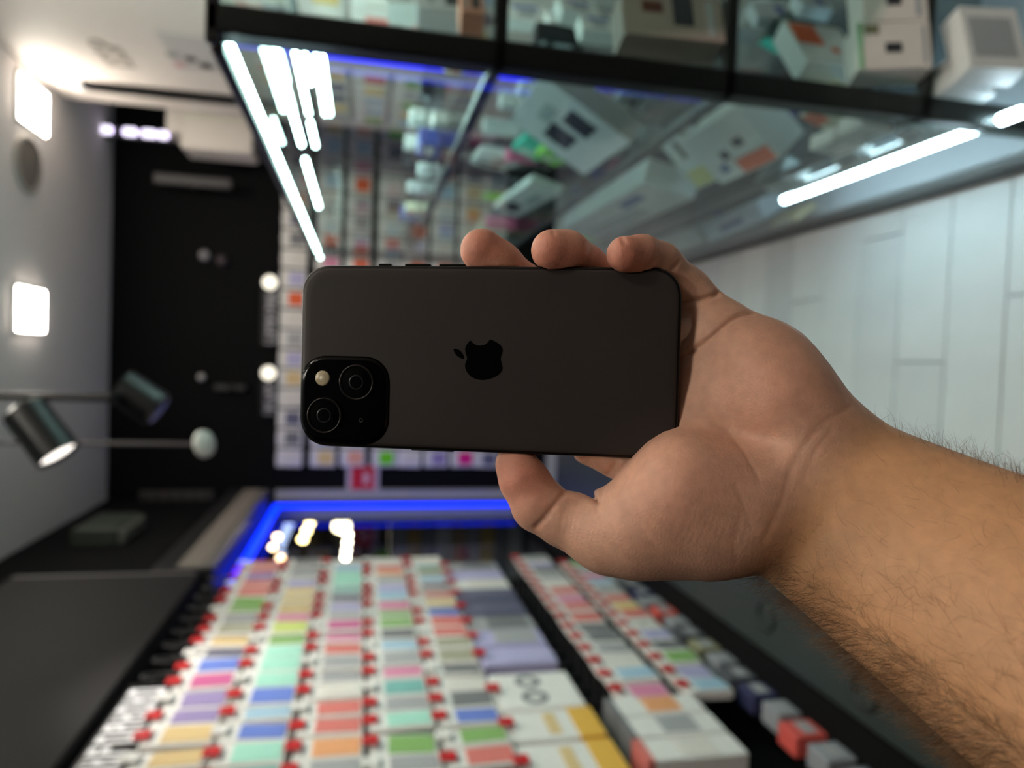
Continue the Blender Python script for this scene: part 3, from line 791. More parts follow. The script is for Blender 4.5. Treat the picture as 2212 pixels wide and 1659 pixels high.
# small goods on the upper shelf seen through the long pane
for i, (A, B, C, m, lab) in enumerate([
        ((1215, 420), (1120, 470), (1150, 395), 'white', 'row of white blister packs on the middle shelf'),
        ((1130, 350), (1100, 372), (1040, 330), 'white', 'white pack at the far end of the middle shelf'),
        ((1240, 340), (1205, 360), (1190, 318), 'green', 'bright green tag on the middle shelf'),
        ((1200, 330), (1165, 350), (1140, 300), 'teal', 'teal pack beside the green tag')]):
    goods('small_pack', A, B, C, S2, .03, {'white': M_whitebox, 'green': D_gn, 'teal': D_te}[m], lab, 'pack', decals=((.2, .2, .5, .5, D_gr, 'print_patch'), (.6, .3, .85, .8, D_bk if m == 'white' else M_white, 'print_patch')))
for i, (A, B, C, m) in enumerate([((1868, 318), (1815, 337), (1800, 305), M_whitebox), ((1930, 285), (1875, 305), (1862, 272), M_whitebox)]):
    goods('small_pack', A, B, C, S3, .03, m, ['small white ribbed pack on the lower shelf', 'second small white ribbed pack on the lower shelf'][i], 'pack', decals=((.15, .2, .85, .35, D_gr, 'print_line'), (.15, .5, .85, .65, D_gr, 'print_line'), (.15, .8, .85, .9, D_gr, 'print_line')))
for i, (A, B, C) in enumerate([((1890, 355), (1845, 374), (1850, 310)), ((2030, 305), (1985, 322), (1985, 258)), ((1750, 402), (1690, 424), (1700, 372))]):
    goods('angled_carton', A, B, C, zb - .022, .05, M_whitebox, 'white carton standing behind the lower light tube', 'box', decals=((.2, .2, .8, .35, D_gr, 'print_line'), (.2, .5, .6, .6, D_gr, 'print_line')), group='white cartons behind the lower light tube')
# goods seen through the near end pane
goods('taupe_carton', (1572, 92), (1560, 0), (1352, 72), S2, .06, M_taupe, 'taupe carton with a dark picture on the middle shelf behind the near pane', decals=((.3, .3, 1, .5, D_bk, 'picture'), (.1, .1, .9, .16, D_gr, 'print_line'), (.55, .6, .8, .8, mat('brick_red', (96, 48, 40), .5), 'picture')))
for i, (A, B, C) in enumerate([((1340, 70), (1330, 40), (1260, 62)), ((1300, 40), (1285, 10), (1215, 20)), ((1250, 62), (1240, 35), (1190, 48)), ((1190, 50), (1180, 15), (1095, 40))]):
    goods('earbud_box', A, B, C, S2 + .0, .04, M_whitebox, 'small white gadget box beside the taupe carton', 'box', decals=((.2, .3, .6, .7, D_gr, 'picture'), (.7, .2, .9, .8, D_bl, 'picture')), group='small white boxes beside the taupe carton')
goods('drive_carton', (2030, 148), (2022, 48), (1872, 152), S3, .06, M_white, 'white carton with a black stick picture on the lower shelf', decals=((.35, .4, .55, .62, D_bk, 'picture'), (.75, .7, .95, .9, mat('olive_print', (120, 124, 96), .5), 'emblem'), (.1, .06, .9, .1, D_gr, 'print_line'), (0, .93, 1, 1, mat('mint_edge', (150, 206, 164), .5), 'green_edge')))
goods('drive_carton', (2020, 45), (2012, -50), (1880, 48), S3, .06, M_white, 'white carton with grey print lines beyond the stick picture carton', decals=((.35, .4, .55, .62, D_bk, 'picture'), (.1, .1, .9, .18, D_gr, 'print_line')))
goods('orange_label_box', (1872, 148), (1812, 62), (1745, 130), S3, .05, M_whitebox, 'tilted white box with an orange label on the lower shelf', decals=((.45, .5, .95, .95, D_or, 'orange_label'), (.3, .3, .42, .42, D_or, 'orange_dot')))
goods('teal_cable_box', (1690, 118), (1770, 65), (1648, 95), S3, .04, mat('dark_teal', (20, 52, 50), .4), 'dark teal box with a bright turquoise end on the lower shelf', decals=((0, 0, .28, 1, D_te, 'end_panel'),))
for i, (A, B, C) in enumerate([((1720, 40), (1700, 10), (1640, 35)), ((1800, 20), (1780, -5), (1735, 10))]):
    goods('cable_pack', A, B, C, S3, .03, M_gbox, 'grey white cable pack at the back of the lower shelf', 'pack', decals=((.2, .2, .8, .4, D_bl, 'print_patch'),), group='cable packs at the back of the lower shelf')
o = goods('white_tray', (2230, 150), (2200, 20), (2105, 145), zb - .022, .05, M_whitebox, 'white framed tray with a grey centre at the bottom of the case', 'tray', decals=((.18, .15, .82, .9, D_gr, 'tray_centre'),))
goods('wedge_box', (2150, 205), (2140, 150), (2062, 180), zb - .022, .06, M_whitebox, 'small white wedge shaped box beside the framed tray', decals=((.2, .2, .8, .4, D_gr, 'print_line'),))

# rows of small boxed gadgets standing further along the shelves
rg = random.Random(21)
GC = [('white', M_whitebox, D_gr), ('white', M_whitebox, D_bk), ('pale grey', M_gbox, D_bl), ('pink', mat('pack_pink', (232, 120, 160), .5), M_white), ('teal', D_te, M_white), ('black', mat('pack_black', (30, 32, 36), .4), D_gr),
      ('cream', M_cream, D_or), ('blue', mat('pack_blue', (70, 90, 190), .5), M_white), ('green', D_gn, M_white)]
for z, word, xs, n, hm in ((S1, 'upper', (.60, .84), 7, (.035, .06)), (S2, 'middle', (.56, .74, .94), 9, (.07, .17)), (S3, 'lower', (.58, .80, 1.0), 6, (.06, .15))):
    for xi, x in enumerate(xs):
        for k in range(n):
            y = {'upper': 1.55, 'middle': 2.05, 'lower': 2.45}[word] + k * (3.45 - {'upper': 1.55, 'middle': 2.05, 'lower': 2.45}[word]) / n + rg.uniform(-.02, .02)
            if word == 'middle' and x < .8 and y < 2.2: continue
            nm, m1, m2 = GC[rg.choice((0, 0, 0, 1, 1, 2, 2, 3, 4, 5, 5, 6, 7, 8))]
            w, h, t = rg.uniform(.05, .085), rg.uniform(*hm), rg.uniform(.03, .06)
            gx, ga = x + rg.uniform(-.02, .02), rg.uniform(-.5, .3)
            glo, ghi = np.array((gx - .03, y - w * .6, z)), np.array((gx + t + .03, y + w * .6, z + h))
            if any((glo < h_).all() and (l_ < ghi).all() for l_, h_ in BOXES): continue
            BOXES.append((glo + .01, ghi - .01))
            o = MB().bbox((0, -w / 2, 0), (t, w / 2, h), .003).build('gadget_box', m1)
            o.location = (gx, y, z); o.rotation_euler = (0, 0, ga)
            MB().bbox((-.0015, -w * .3, h * .25), (.001, w * .3, h * .6), .0005).build('print_patch', m2, o)
            MB().bbox((-.0012, -w * .4, h * .78), (.001, w * .2, h * .88), .0005).build('print_line', m2, o)
            tag(o, 'small %s gadget box standing in the rows on the %s shelf' % (nm, word), 'box', 'gadget boxes on the %s shelf' % word)
for i, (A, B, C, m) in enumerate([((1052, 30), (1046, -20), (1000, 26), mat('salmon_box', (214, 150, 128), .5)), ((1030, 24), (1024, -20), (905, 16), M_gbox), ((1000, 14), (996, -26), (840, 4), M_whitebox)]):
    goods('end_carton', A, B, C, S1, .05, m, ['salmon', 'pale grey', 'white'][i] + ' carton on the upper shelf behind the near pane', 'box', decals=((.2, .2, .8, .5, D_bk, 'picture'), (.2, .7, .6, .8, D_gr, 'print_line')))

# ------------------------------------------------------------------ the phone
PR = np.array([[0.99183893, -0.02428894, 0.12516221], [0.02702782, 0.99942994, -0.02023093], [-0.12459947, 0.02344869, 0.99193]])
PT = np.array([-0.01079718, -0.00937333, 0.27223151])
PL, PWI, PTH = .1476, .0716, .0078


def ph(px, py, z=0.0):           # photo pixel -> phone local x, y on its back plane
    d = np.array([(px - CXP) / F, (py - CYP) / F, 1.0])
    n = PR[:, 2]; s = np.dot(n, PT + n * z) / np.dot(n, d)
    q = PR.T @ (d * s - PT)
    return q[0], q[1]


I2W = np.zeros((3, 3))
for _i, _v in enumerate(((1, 0, 0), (0, 1, 0), (0, 0, 1))):
    I2W[:, _i] = wdir(_v)
PW3 = I2W @ PR; pt = CAM + I2W @ PT
phone = bpy.data.objects.new('smartphone', None); COL.objects.link(phone); phone.empty_display_size = .02
tag(phone, 'black smartphone held sideways with its matte back and twin cameras showing', 'smartphone')
phone.matrix_world = Matrix([[PW3[i, 0], PW3[i, 1], PW3[i, 2], pt[i]] for i in range(3)] + [[0, 0, 0, 1]])


def rrect(hx, hy, r, n=10, cx=0, cy=0, p=2.35):
    pts = []
    for (sx, sy, a0) in ((1, 1, 0), (-1, 1, 90), (-1, -1, 180), (1, -1, 270)):
        for k in range(n + 1):
            t = math.radians(a0 + 90 * k / n)
            c, s = math.cos(t), math.sin(t)
            c = math.copysign(abs(c) ** (2 / p), c); s = math.copysign(abs(s) ** (2 / p), s)
            pts.append((cx + sx * (hx - r) + r * c, cy + sy * (hy - r) + r * s))
    return pts


def loft(loops, close=True):     # loops of (pts2d, z)
    m = MB(); n = len(loops[0][0])
    for pts, z in loops:
        m.v += [(x, y, z) for x, y in pts]
    for i in range(len(loops) - 1):
        for k in range(n):
            m.f.append((i * n + k, (i + 1) * n + k, (i + 1) * n + (k + 1) % n, i * n + (k + 1) % n))
    if close:
        m.f.append(tuple(range(n))); m.f.append(tuple(range(len(loops) * n - 1, (len(loops) - 1) * n - 1, -1)))
    return m


RC_ = .0125
P_back = mat('phone_back_glass', (54, 48, 46), .5, var=.12, scale=35, spec=.3)
P_frame = mat('phone_frame', (44, 42, 42), .35, .85)
P_gloss = mat('phone_gloss_black', (3, 3, 4), .12, spec=.18)
P_ring = mat('phone_lens_ring', (52, 48, 47), .3, .8)
loft([(rrect(PL / 2 - i, PWI / 2 - i, RC_ - i), z) for i, z in ((.0012, .0003), (.0006, .0004), (.0002, .0008), (0, .0016), (0, .0062), (.0002, .0070), (.0007, .0075), (.0014, .0076))]).build('frame', P_frame, phone, True)
loft([(rrect(PL / 2 - i, PWI / 2 - i, RC_ - i), z) for i, z in ((.0045, 0), (.0022, .00003), (.0013, .00022), (.0010, .0006))]).build('back_glass', P_back, phone, True)
loft([(rrect(PL / 2 - i, PWI / 2 - i, RC_ - i), z) for i, z in ((.0010, .0074), (.0014, .0078), (.003, .0078))]).build('display', P_gloss, phone, True)
# camera island
a = ph(657, 773); b = ph(834, 956)
ccx, ccy = (a[0] + b[0]) / 2, (a[1] + b[1]) / 2; chx, chy = (b[0] - a[0]) / 2, (b[1] - a[1]) / 2
isl = loft([(rrect(chx - i, chy - i, .0098 - i, 10, ccx, ccy, 2.2), z) for i, z in ((-.0012, .00005), (-.0004, -.0004), (0, -.0010), (.0004, -.0012), (.0012, -.00125))]).build('camera_island', P_gloss, phone, True)
M_lens = mat('lens_glass', (2, 4, 4), .05, spec=.3); M_lens2 = mat('lens_inner', (3, 5, 5), .3)
for px, py, r in ((770, 826, 39), (700.5, 897.5, 39.5)):
    x, y = ph(px, py, -.0025); R_ = r * .2745 / F
    g = MB().lathe((x, y, 0), (0, 0, -1), [(R_, .0011), (R_, .0026), (R_ * .985, .0030), (R_ * .95, .0031), (R_ * .90, .0030), (R_ * .88, .0025)], 48).build('lens_ring', P_ring, phone, True)
    MB().lathe((x, y, 0), (0, 0, -1), [(R_ * .89, .0024), (R_ * .5, .0027), (0, .0028)], 48).build('lens_cover', M_lens, g, True)
    MB().lathe((x, y, 0), (0, 0, -1), [(R_ * .42, .00278), (R_ * .38, .00286), (R_ * .34, .00282)], 36).build('inner_ring', M_lens2, g, True)
x, y = ph(697, 817, -.0012); R_ = 16.5 * .2745 / F
fl = MB().lathe((x, y, 0), (0, 0, -1), [(R_, .0011), (R_, .0014), (R_ * .8, .0016), (0, .0017)], 32).build('flash', mat('flash_lens', (196, 182, 150), .25, scale=400, var=.3), phone, True)
MB().lathe((x, y, 0), (0, 0, -1), [(R_ * .45, .0016), (R_ * .2, .0018), (0, .0019)], 20).build('flash_core', mat('flash_core', (214, 204, 176), .3), fl, True)
x, y = ph(780, 908, -.0012)
MB().lathe((x, y, 0), (0, 0, -1), [(.0009, .0012), (.0009, .00135), (.0006, .00135), (.0005, .0012)], 16).build('microphone', mat('mic_dark', (26, 24, 24), .5), phone, True)
# side buttons
for (px0, px1, side, nm) in ((813, 841, -1, 'ring_switch'), (870, 927, -1, 'volume_button'), (945, 1003, -1, 'volume_button'), (884, 978, 1, 'power_button')):
    xa = ph(px0, 573 if side < 0 else 970)[0]; xb = ph(px1, 573 if side < 0 else 970)[0]
    yy = side * PWI / 2
    MB().bbox((xa, min(yy, yy + side * .0005) - .0005, .0024), (xb, max(yy, yy + side * .0005), .0054), .0004).build(nm, P_frame, phone)
# emblem
k = 3.318
body = [(1382, 648), (1400, 668), (1425, 682), (1450, 686), (1480, 680), (1505, 663), (1522, 640), (1545, 648), (1572, 663), (1596, 681), (1611, 703), (1614, 722), (1608, 747), (1600, 765), (1598, 785), (1604, 808),
        (1612, 838), (1611, 858), (1600, 878), (1580, 897), (1550, 913), (1515, 926), (1480, 932), (1445, 931), (1410, 922), (1380, 904), (1357, 878), (1344, 848), (1342, 822), (1349, 800), (1358, 780), (1353, 757), (1345, 735), (1343, 708), (1350, 684), (1364, 664)]
leaf = [(1258, 710), (1270, 708), (1288, 711), (1306, 720), (1322, 736), (1333, 756), (1338, 782), (1322, 780), (1302, 772), (1282, 757), (1266, 735)]
m = MB()
for poly in (body, leaf):
    pts = [ph(600 + x / k, 540 + y / k) for x, y in poly]
    m.prism([(x, y, .0002) for x, y in pts], (0, 0, -1), .00026)
m.build('fruit_emblem', mat('emblem_black', (5, 5, 5), .2, spec=.18), phone)


# ------------------------------------------------------------------ the hand and forearm (distance field -> one surface)
def zb_plane(px, py):            # depth of the phone's back plane at a pixel
    d = np.array([(px - CXP) / F, (py - CYP) / F, 1.0]); n = PR[:, 2]
    return np.dot(n, PT) / np.dot(n, d)


def H(px, py, off):              # pixel + depth offset (mm) behind the phone's back plane -> camera space
    zz = zb_plane(px, py) + off * .001
    return np.array([(px - CXP) / F * zz, (py - CYP) / F * zz, zz])


def HD(px, py, zz):
    return np.array([(px - CXP) / F * zz, (py - CYP) / F * zz, zz])


RES = .00078
LO = np.array([-.045, -.062, .080]); HI = np.array([.320, .225, .312])
NG = np.ceil((HI - LO) / RES).astype(int)
AX = [(LO[i] + RES * np.arange(NG[i])).astype(np.float32) for i in range(3)]
D = np.full(tuple(NG), .05, np.float32)


def block(lo, hi):
    i0 = np.maximum(0, np.floor((lo - LO) / RES).astype(int)); i1 = np.minimum(NG, np.ceil((hi - LO) / RES).astype(int) + 1)
    sl = tuple(slice(a, b) for a, b in zip(i0, i1))
    g = np.meshgrid(*[AX[i][sl[i]] for i in range(3)], indexing='ij', sparse=True)
    return sl, g


def smin(a, b, k):
    h = np.clip(.5 + .5 * (b - a) / k, 0, 1)
    return b + (a - b) * h - k * h * (1 - h)


def cone(a, ra, b, rb, k, flat=1.0):
    """tapered capsule, radius in metres"""
    m = max(ra, rb) + k + .004
    sl, (X, Y, Z) = block(np.minimum(a, b) - m, np.maximum(a, b) + m)
    ab = b - a; l2 = ab.dot(ab) + 1e-12
    t = np.clip(((X - a[0]) * ab[0] + (Y - a[1]) * ab[1] + (Z - a[2]) * ab[2]) / l2, 0, 1)
    dz = (Z - a[2] - t * ab[2]) * flat
    d = np.sqrt((X - a[0] - t * ab[0]) ** 2 + (Y - a[1] - t * ab[1]) ** 2 + dz ** 2) - (ra + (rb - ra) * t)
    D[sl] = smin(D[sl], d.astype(np.float32), k)


def chain(pts, k):               # [(pos, r_px)] -> capsules
    for (a, ra), (b, rb) in zip(pts[:-1], pts[1:]):
        cone(a, ra * a[2] / F, b, rb * b[2] / F, k)


# forearm: elliptical tapering sleeve
fa = [(HD(1700, 1035, .268), 196, 138), (HD(1775, 1085, .262), 205, 140), (HD(1900, 1160, .250), 232, 160), (HD(2146, 1305, .226), 296, 205), (HD(2500, 1515, .196), 372, 270), (np.array([.268, .150, .118]), 49, 38)]
_fp = np.array([list(p_) + ([w_ * p_[2] / F, t_ * p_[2] / F] if n_ < 5 else [w_ * .001, t_ * .001]) for n_, (p_, w_, t_) in enumerate(fa)])
_ar = np.r_[0, np.cumsum(np.linalg.norm(np.diff(_fp[:, :3], axis=0), axis=1))]
_tt = np.linspace(0, _ar[-1], 26)
_co = [np.polyfit(_ar, _fp[:, c_], 3) for c_ in range(5)]
_fs = np.array([[np.polyval(_co[c_], t_) for c_ in range(5)] for t_ in _tt])
for n_, (r0, r1) in enumerate(zip(_fs[:-1], _fs[1:])):
    a, b = r0[:3], r1[:3]
    ab = b - a; L = np.linalg.norm(ab); ax = ab / L
    wv = np.array([-.515, .857, 0.0]); wv -= ax * wv.dot(ax); wv /= np.linalg.norm(wv)
    tv = np.cross(ax, wv)
    mm = max(r0[3], r1[3]) + .014
    sl, (X, Y, Z) = block(np.minimum(a, b) - mm, np.maximum(a, b) + mm)
    t = ((X - a[0]) * ax[0] + (Y - a[1]) * ax[1] + (Z - a[2]) * ax[2]) / L
    tc = np.clip(t, 0, 1)
    w = (X - a[0]) * wv[0] + (Y - a[1]) * wv[1] + (Z - a[2]) * wv[2]
    v = (X - a[0]) * tv[0] + (Y - a[1]) * tv[1] + (Z - a[2]) * tv[2]
    e = (t - tc) * L
    Wt = r0[3] + (r1[3] - r0[3]) * tc; Tt = r0[4] + (r1[4] - r0[4]) * tc
    q = np.sqrt((w / Wt) ** 2 + (v / Tt) ** 2 + (e / (Tt * .5)) ** 2)
    D[sl] = np.minimum(D[sl], ((q - 1) * Tt * .85).astype(np.float32))
del X, Y, Z, t, tc, w, v, e, q, Wt, Tt

KP = .012
# palm
chain([(H(1772, 948, 11), 84), (H(1650, 802, 12), 92), (H(1563, 724, 15), 72)], KP)
chain([(H(1700, 1000, 13), 86), (H(1575, 880, 17), 82), (H(1475, 775, 20), 70)], KP)
chain([(H(1665, 1040, 14), 84), (H(1520, 930, 18), 80), (H(1405, 860, 21), 70)], KP)
chain([(H(1630, 1060, 14), 84), (H(1480, 990, 18), 80), (H(1345, 968, 19), 66)], KP)
cone(H(1690, 860, 4), .0150, H(1740, 930, 3), .0140, KP)          # hypothenar
cone(H(1640, 800, 8), .0125, H(1690, 860, 5), .0140, KP)
cone(H(1655, 1085, 0), .0165, H(1580, 1098, -4), .0185, KP)        # thenar
cone(H(1580, 1098, -4), .0185, H(1475, 1060, -7), .0172, KP)
cone(H(1475, 1060, -7), .0172, H(1390, 1120, -4), .0166, KP)
cone(H(1500, 1140, -2), .0180, H(1375, 1160, -1), .0150, KP)
# thumb
cone(H(1385, 1140, -2), .0158, H(1310, 1150, 1), .0142, .005)
cone(H(1310, 1150, 1), .0140, H(1222, 1120, 3), .0110, .006)
cone(H(1222, 1120, 3), .0106, H(1166, 1092, 4), .0104, .003)
cone(H(1162, 1086, 4), .0102, H(1132, 1035, 5), .0094, .003)
cone(H(1132, 1035, 5), .0094, H(1114, 1003, 6), .0080, .003)
# fingers
KF = .004
chain([(H(1345, 968, 19), 62), (H(1140, 905, 23), 52), (H(1010, 838, 20), 46), (H(935, 790, 17), 42)], KF)      # index, behind the phone
chain([(H(1405, 860, 21), 64), (H(1250, 725, 24), 54), (H(1132, 625, 19), 50), (H(1078, 572, 13), 47), (H(1041, 541, 9.5), 47)], KF)
chain([(H(1475, 775, 20), 64), (H(1345, 655, 22), 52), (H(1262, 578, 14), 47)], KF)
chain([(H(1262, 578, 14), 46), (H(1225, 547, 6), 45), (H(1192, 541, 1.5), 45)], KF)
chain([(H(1563, 724, 15), 66), (H(1482, 634, 17), 52), (H(1425, 572, 11), 45)], KF)
chain([(H(1425, 572, 11), 44), (H(1386, 551, 3.5), 43)], KF)
chain([(H(1386, 551, 3.5), 42.5), (H(1349, 549, -2.5), 39)], .002)
# press the phone into the flesh
_plo = PT - .09; _phi = PT + .09
sl, (X, Y, Z) = block(_plo, _phi)
lx = (X - PT[0]) * PR[0, 0] + (Y - PT[1]) * PR[1, 0] + (Z - PT[2]) * PR[2, 0]
ly = (X - PT[0]) * PR[0, 1] + (Y - PT[1]) * PR[1, 1] + (Z - PT[2]) * PR[2, 1]
lz = (X - PT[0]) * PR[0, 2] + (Y - PT[1]) * PR[1, 2] + (Z - PT[2]) * PR[2, 2]
rr = .0125
qx = np.abs(lx) - (PL / 2 - rr); qy = np.abs(ly) - (PWI / 2 - rr)
d2 = np.sqrt(np.maximum(qx, 0) ** 2 + np.maximum(qy, 0) ** 2) + np.minimum(np.maximum(qx, qy), 0) - rr
dzz = np.abs(lz - PTH / 2) - PTH / 2
dp = np.minimum(np.maximum(d2, dzz), 0) + np.sqrt(np.maximum(d2, 0) ** 2 + np.maximum(dzz, 0) ** 2)
cut = (-(dp - .00005)).astype(np.float32)
D[sl] = np.maximum(D[sl], cut)
# the open notch between thumb and palm
sl, (X, Y, Z) = block(H(1150, 960, 0) - .03, H(1310, 1100, 0) + .03)
ppx = X / Z * F + CXP; ppy = Y / Z * F + CYP
tri = np.array([(1168, 940), (1236, 940), (1240, 990), (1291, 1083), (1252, 1060), (1222, 1057), (1192, 1012), (1164, 986)], float)
dm = np.full(np.broadcast(ppx, ppy).shape, 1e9); inside_ = np.zeros(dm.shape, bool)
for a_, b_ in zip(tri, np.roll(tri, -1, 0)):
    e_ = b_ - a_
    t_ = np.clip(((ppx - a_[0]) * e_[0] + (ppy - a_[1]) * e_[1]) / e_.dot(e_), 0, 1)
    dm = np.minimum(dm, np.sqrt((ppx - a_[0] - t_ * e_[0]) ** 2 + (ppy - a_[1] - t_ * e_[1]) ** 2))
    inside_ ^= ((a_[1] > ppy) != (b_[1] > ppy)) & (ppx < e_[0] * (ppy - a_[1]) / (e_[1] if e_[1] else 1e-9) + a_[0])
sd = np.where(inside_, -dm, dm) * (Z / F)
D[sl] = -smin(-D[sl], sd.astype(np.float32), .0025)
del ppx, ppy, dm, inside_, sd
del X, Y, Z, lx, ly, lz, qx, qy, d2, dzz, dp, cut


def surface_nets(d):
    ins = d < 0
    c = np.zeros(tuple(n - 1 for n in d.shape), np.uint8)
    S = [slice(None, -1), slice(1, None)]
    for i in (0, 1):
        for j in (0, 1):
            for k in (0, 1):
                c += ins[S[i], S[j], S[k]]
    act = (c > 0) & (c < 8)
    idx = np.argwhere(act)
    ids = np.full(act.shape, -1, np.int32); ids[act] = np.arange(len(idx))
    acc = np.zeros((len(idx), 3)); cnt = np.zeros(len(idx))
    cor = [(i, j, k) for i in (0, 1) for j in (0, 1) for k in (0, 1)]
    val = {q: d[idx[:, 0] + q[0], idx[:, 1] + q[1], idx[:, 2] + q[2]] for q in cor}
    for a in cor:
        for ax in range(3):
            if a[ax] == 0:
                b = list(a); b[ax] = 1; b = tuple(b)
                va, vb = val[a], val[b]
                s = (va < 0) != (vb < 0)
                t = np.where(s, va / np.where(s, va - vb, 1), 0)
                p = np.array(a, float)[None, :].repeat(len(idx), 0); p[:, ax] = t
                acc[s] += p[s]; cnt[s] += 1
    V = idx + acc / cnt[:, None]
    Q = []
    for ax in range(3):
        o1, o2 = [(1, 2), (2, 0), (0, 1)][ax]
        sa = [slice(1, -1)] * 3; sb = [slice(1, -1)] * 3
        sa[ax] = slice(0, -1); sb[ax] = slice(1, None)
        A, B = ins[tuple(sa)], ins[tuple(sb)]
        for flip, msk in ((False, A & ~B), (True, ~A & B)):
            e = np.argwhere(msk)
            if not len(e): continue
            off = np.ones(3, int); off[ax] = 0
            e = e + off
            u = np.zeros(3, int); u[o1] = 1; w = np.zeros(3, int); w[o2] = 1
            g = lambda q: ids[q[:, 0], q[:, 1], q[:, 2]]
            quad = np.stack([g(e - u - w), g(e - w), g(e), g(e - u)], 1)
            Q.append(quad[:, ::-1] if flip else quad)
    Q = np.concatenate(Q)
    return V, Q[(Q >= 0).all(1)]


V, Q = surface_nets(D)
del D
V = LO + V * RES
# light smoothing
E2 = np.concatenate([Q[:, [0, 1]], Q[:, [1, 2]], Q[:, [2, 3]], Q[:, [3, 0]]])
for lam in (.5, .5, .5):
    S_ = np.zeros_like(V); n_ = np.zeros(len(V))
    for a_, b_ in ((0, 1), (1, 0)):
        np.add.at(S_, E2[:, a_], V[E2[:, b_]]); np.add.at(n_, E2[:, a_], 1)
    V = V + lam * (S_ / np.maximum(n_, 1)[:, None] - V)


# the forearm is smooth: even out the joints of its sleeve
_al = (V[:, 0] / V[:, 2] * F + CXP - 1715) * .80 + (V[:, 1] / V[:, 2] * F + CYP - 1030) * .60
_wt = np.clip((_al - 90) / 120, 0, 1)[:, None]
for _ in range(40):
    S_ = np.zeros_like(V)
    for c_ in range(3):
        S_[:, c_] = np.bincount(E2[:, 0], V[E2[:, 1], c_], len(V)) + np.bincount(E2[:, 1], V[E2[:, 0], c_], len(V))
    V = V + .6 * _wt * (S_ / np.maximum(n_, 1)[:, None] - V)


def vnormals(V, Q):
    fn = np.cross(V[Q[:, 2]] - V[Q[:, 0]], V[Q[:, 3]] - V[Q[:, 1]])
    N = np.zeros_like(V)
    for k in range(4):
        np.add.at(N, Q[:, k], fn)
    return N / (np.linalg.norm(N, axis=1)[:, None] + 1e-12)


N = vnormals(V, Q)
_view = V / np.linalg.norm(V, axis=1)[:, None]
if (N[np.argmin(V[:, 2])] * _view[np.argmin(V[:, 2])]).sum() > 0:
    Q = Q[:, ::-1]; N = -N
PXY = np.c_[V[:, 0] / V[:, 2] * F + CXP, V[:, 1] / V[:, 2] * F + CYP]
front = np.clip(-(N * _view).sum(1) * 2.5, 0, 1)


def dist_poly(P, poly):
    d = np.full(len(P), 1e9)
    for a, b in zip(poly[:-1], poly[1:]):
        a = np.array(a, float); b = np.array(b, float); ab = b - a
        t = np.clip(((P - a) @ ab) / ab.dot(ab), 0, 1)
        d = np.minimum(d, np.linalg.norm(P - a - t[:, None] * ab, axis=1))
    return d


CREASE = [([(1470, 778), (1530, 735), (1575, 695), (1600, 680), (1628, 676)], 5.5, 1.5), ([(1468, 656), (1510, 648), (1550, 636)], 6, 1.6),
          ([(1224, 1056), (1205, 1082), (1187, 1104), (1172, 1124), (1158, 1138)], 6, 1.1), ([(1292, 1082), (1289, 1100)], 6, .5),
          ([(1289, 1105), (1310, 1128), (1335, 1165), (1360, 1195)], 5, .2), ([(1335, 1075), (1365, 1118), (1420, 1185)], 5, .25),
          ([(1478, 908), (1530, 902), (1572, 930), (1610, 978), (1640, 1035)], 5, .32), ([(1492, 880), (1550, 878), (1602, 900), (1625, 950)], 5, .22),
          ([(1590, 1048), (1606, 1092), (1624, 1140)], 5, .3), ([(1668, 965), (1676, 1000)], 5, .2),
          ([(1838, 880), (1775, 915), (1735, 965), (1710, 1010), (1690, 1085), (1650, 1170)], 8, .28), ([(1800, 925), (1760, 975), (1735, 1040)], 7, .2),
          ([(1590, 1215), (1586, 1170), (1600, 1110)], 6, .25), ([(1424, 518), (1424, 540), (1412, 562), (1396, 582)], 5, .45), ([(1472, 560), (1452, 582)], 4, .6),
          ([(1276, 538), (1266, 572)], 4, .5), ([(1330, 1000), (1310, 1030), (1300, 1062), (1294, 1082)], 5, .8), ([(1344, 514), (1349, 524)], 4, .9), ([(1194, 494), (1197, 503)], 4, .7)]
for _k in range(9):
    x_ = 1232 + _k * 10
    CREASE.append(([(x_ - 2, 1075 + _k * 4), (x_ - 16, 1120 + _k * 3), (x_ - 22, 1150 + _k * 3)], 2.6, .16))
for _k in range(10):
    x_ = 1500 + _k * 13
    CREASE.append(([(x_, 1085 + (_k % 3) * 9), (x_ - 22 + _k * 2, 1140), (x_ - 40 + _k * 3, 1172)], 2.6, .13))
disp = np.zeros(len(V)); cr = np.zeros(len(V))
for poly, w, dep in CREASE:
    P_ = np.array(poly, float)
    sel = ((PXY > P_.min(0) - 30) & (PXY < P_.max(0) + 30)).all(1)
    d = dist_poly(PXY[sel], poly)
    g = np.exp(-(d / w) ** 2) * front[sel]
    disp[sel] -= g * dep * .001 * .8
    cr[sel] = np.maximum(cr[sel], g * min(1, dep))
V = V + N * disp[:, None]
# skin tone: pinker palm and finger pads, tan forearm
wr = np.clip((((PXY[:, 0] - 1715) * .80 + (PXY[:, 1] - 1030) * .60) + 20) / 130, 0, 1)
wr = wr * wr * (3 - 2 * wr)
tips = np.zeros(len(V))
for c_, r_ in (((1040, 540), 75), ((1190, 545), 75), ((1350, 552), 75), ((1120, 1030), 85)):
    tips = np.maximum(tips, np.exp(-((PXY - np.array(c_, float)) ** 2).sum(1) / r_ ** 2))
pads = np.exp(-((PXY - np.array((1460, 1080.))) ** 2).sum(1) / 130 ** 2) + np.exp(-((PXY - np.array((1660, 820.))) ** 2).sum(1) / 110 ** 2)
c_palm, c_arm, c_tip, c_cr = [np.array(srgb(c)) for c in ((213, 166, 142), (203, 154, 114), (208, 132, 112), (150, 92, 74))]
colr = c_palm[None] * (1 - wr[:, None]) + c_arm[None] * wr[:, None]
colr = colr + (np.array(srgb((212, 154, 132))) - colr) * np.clip(pads * .6, 0, .7)[:, None]
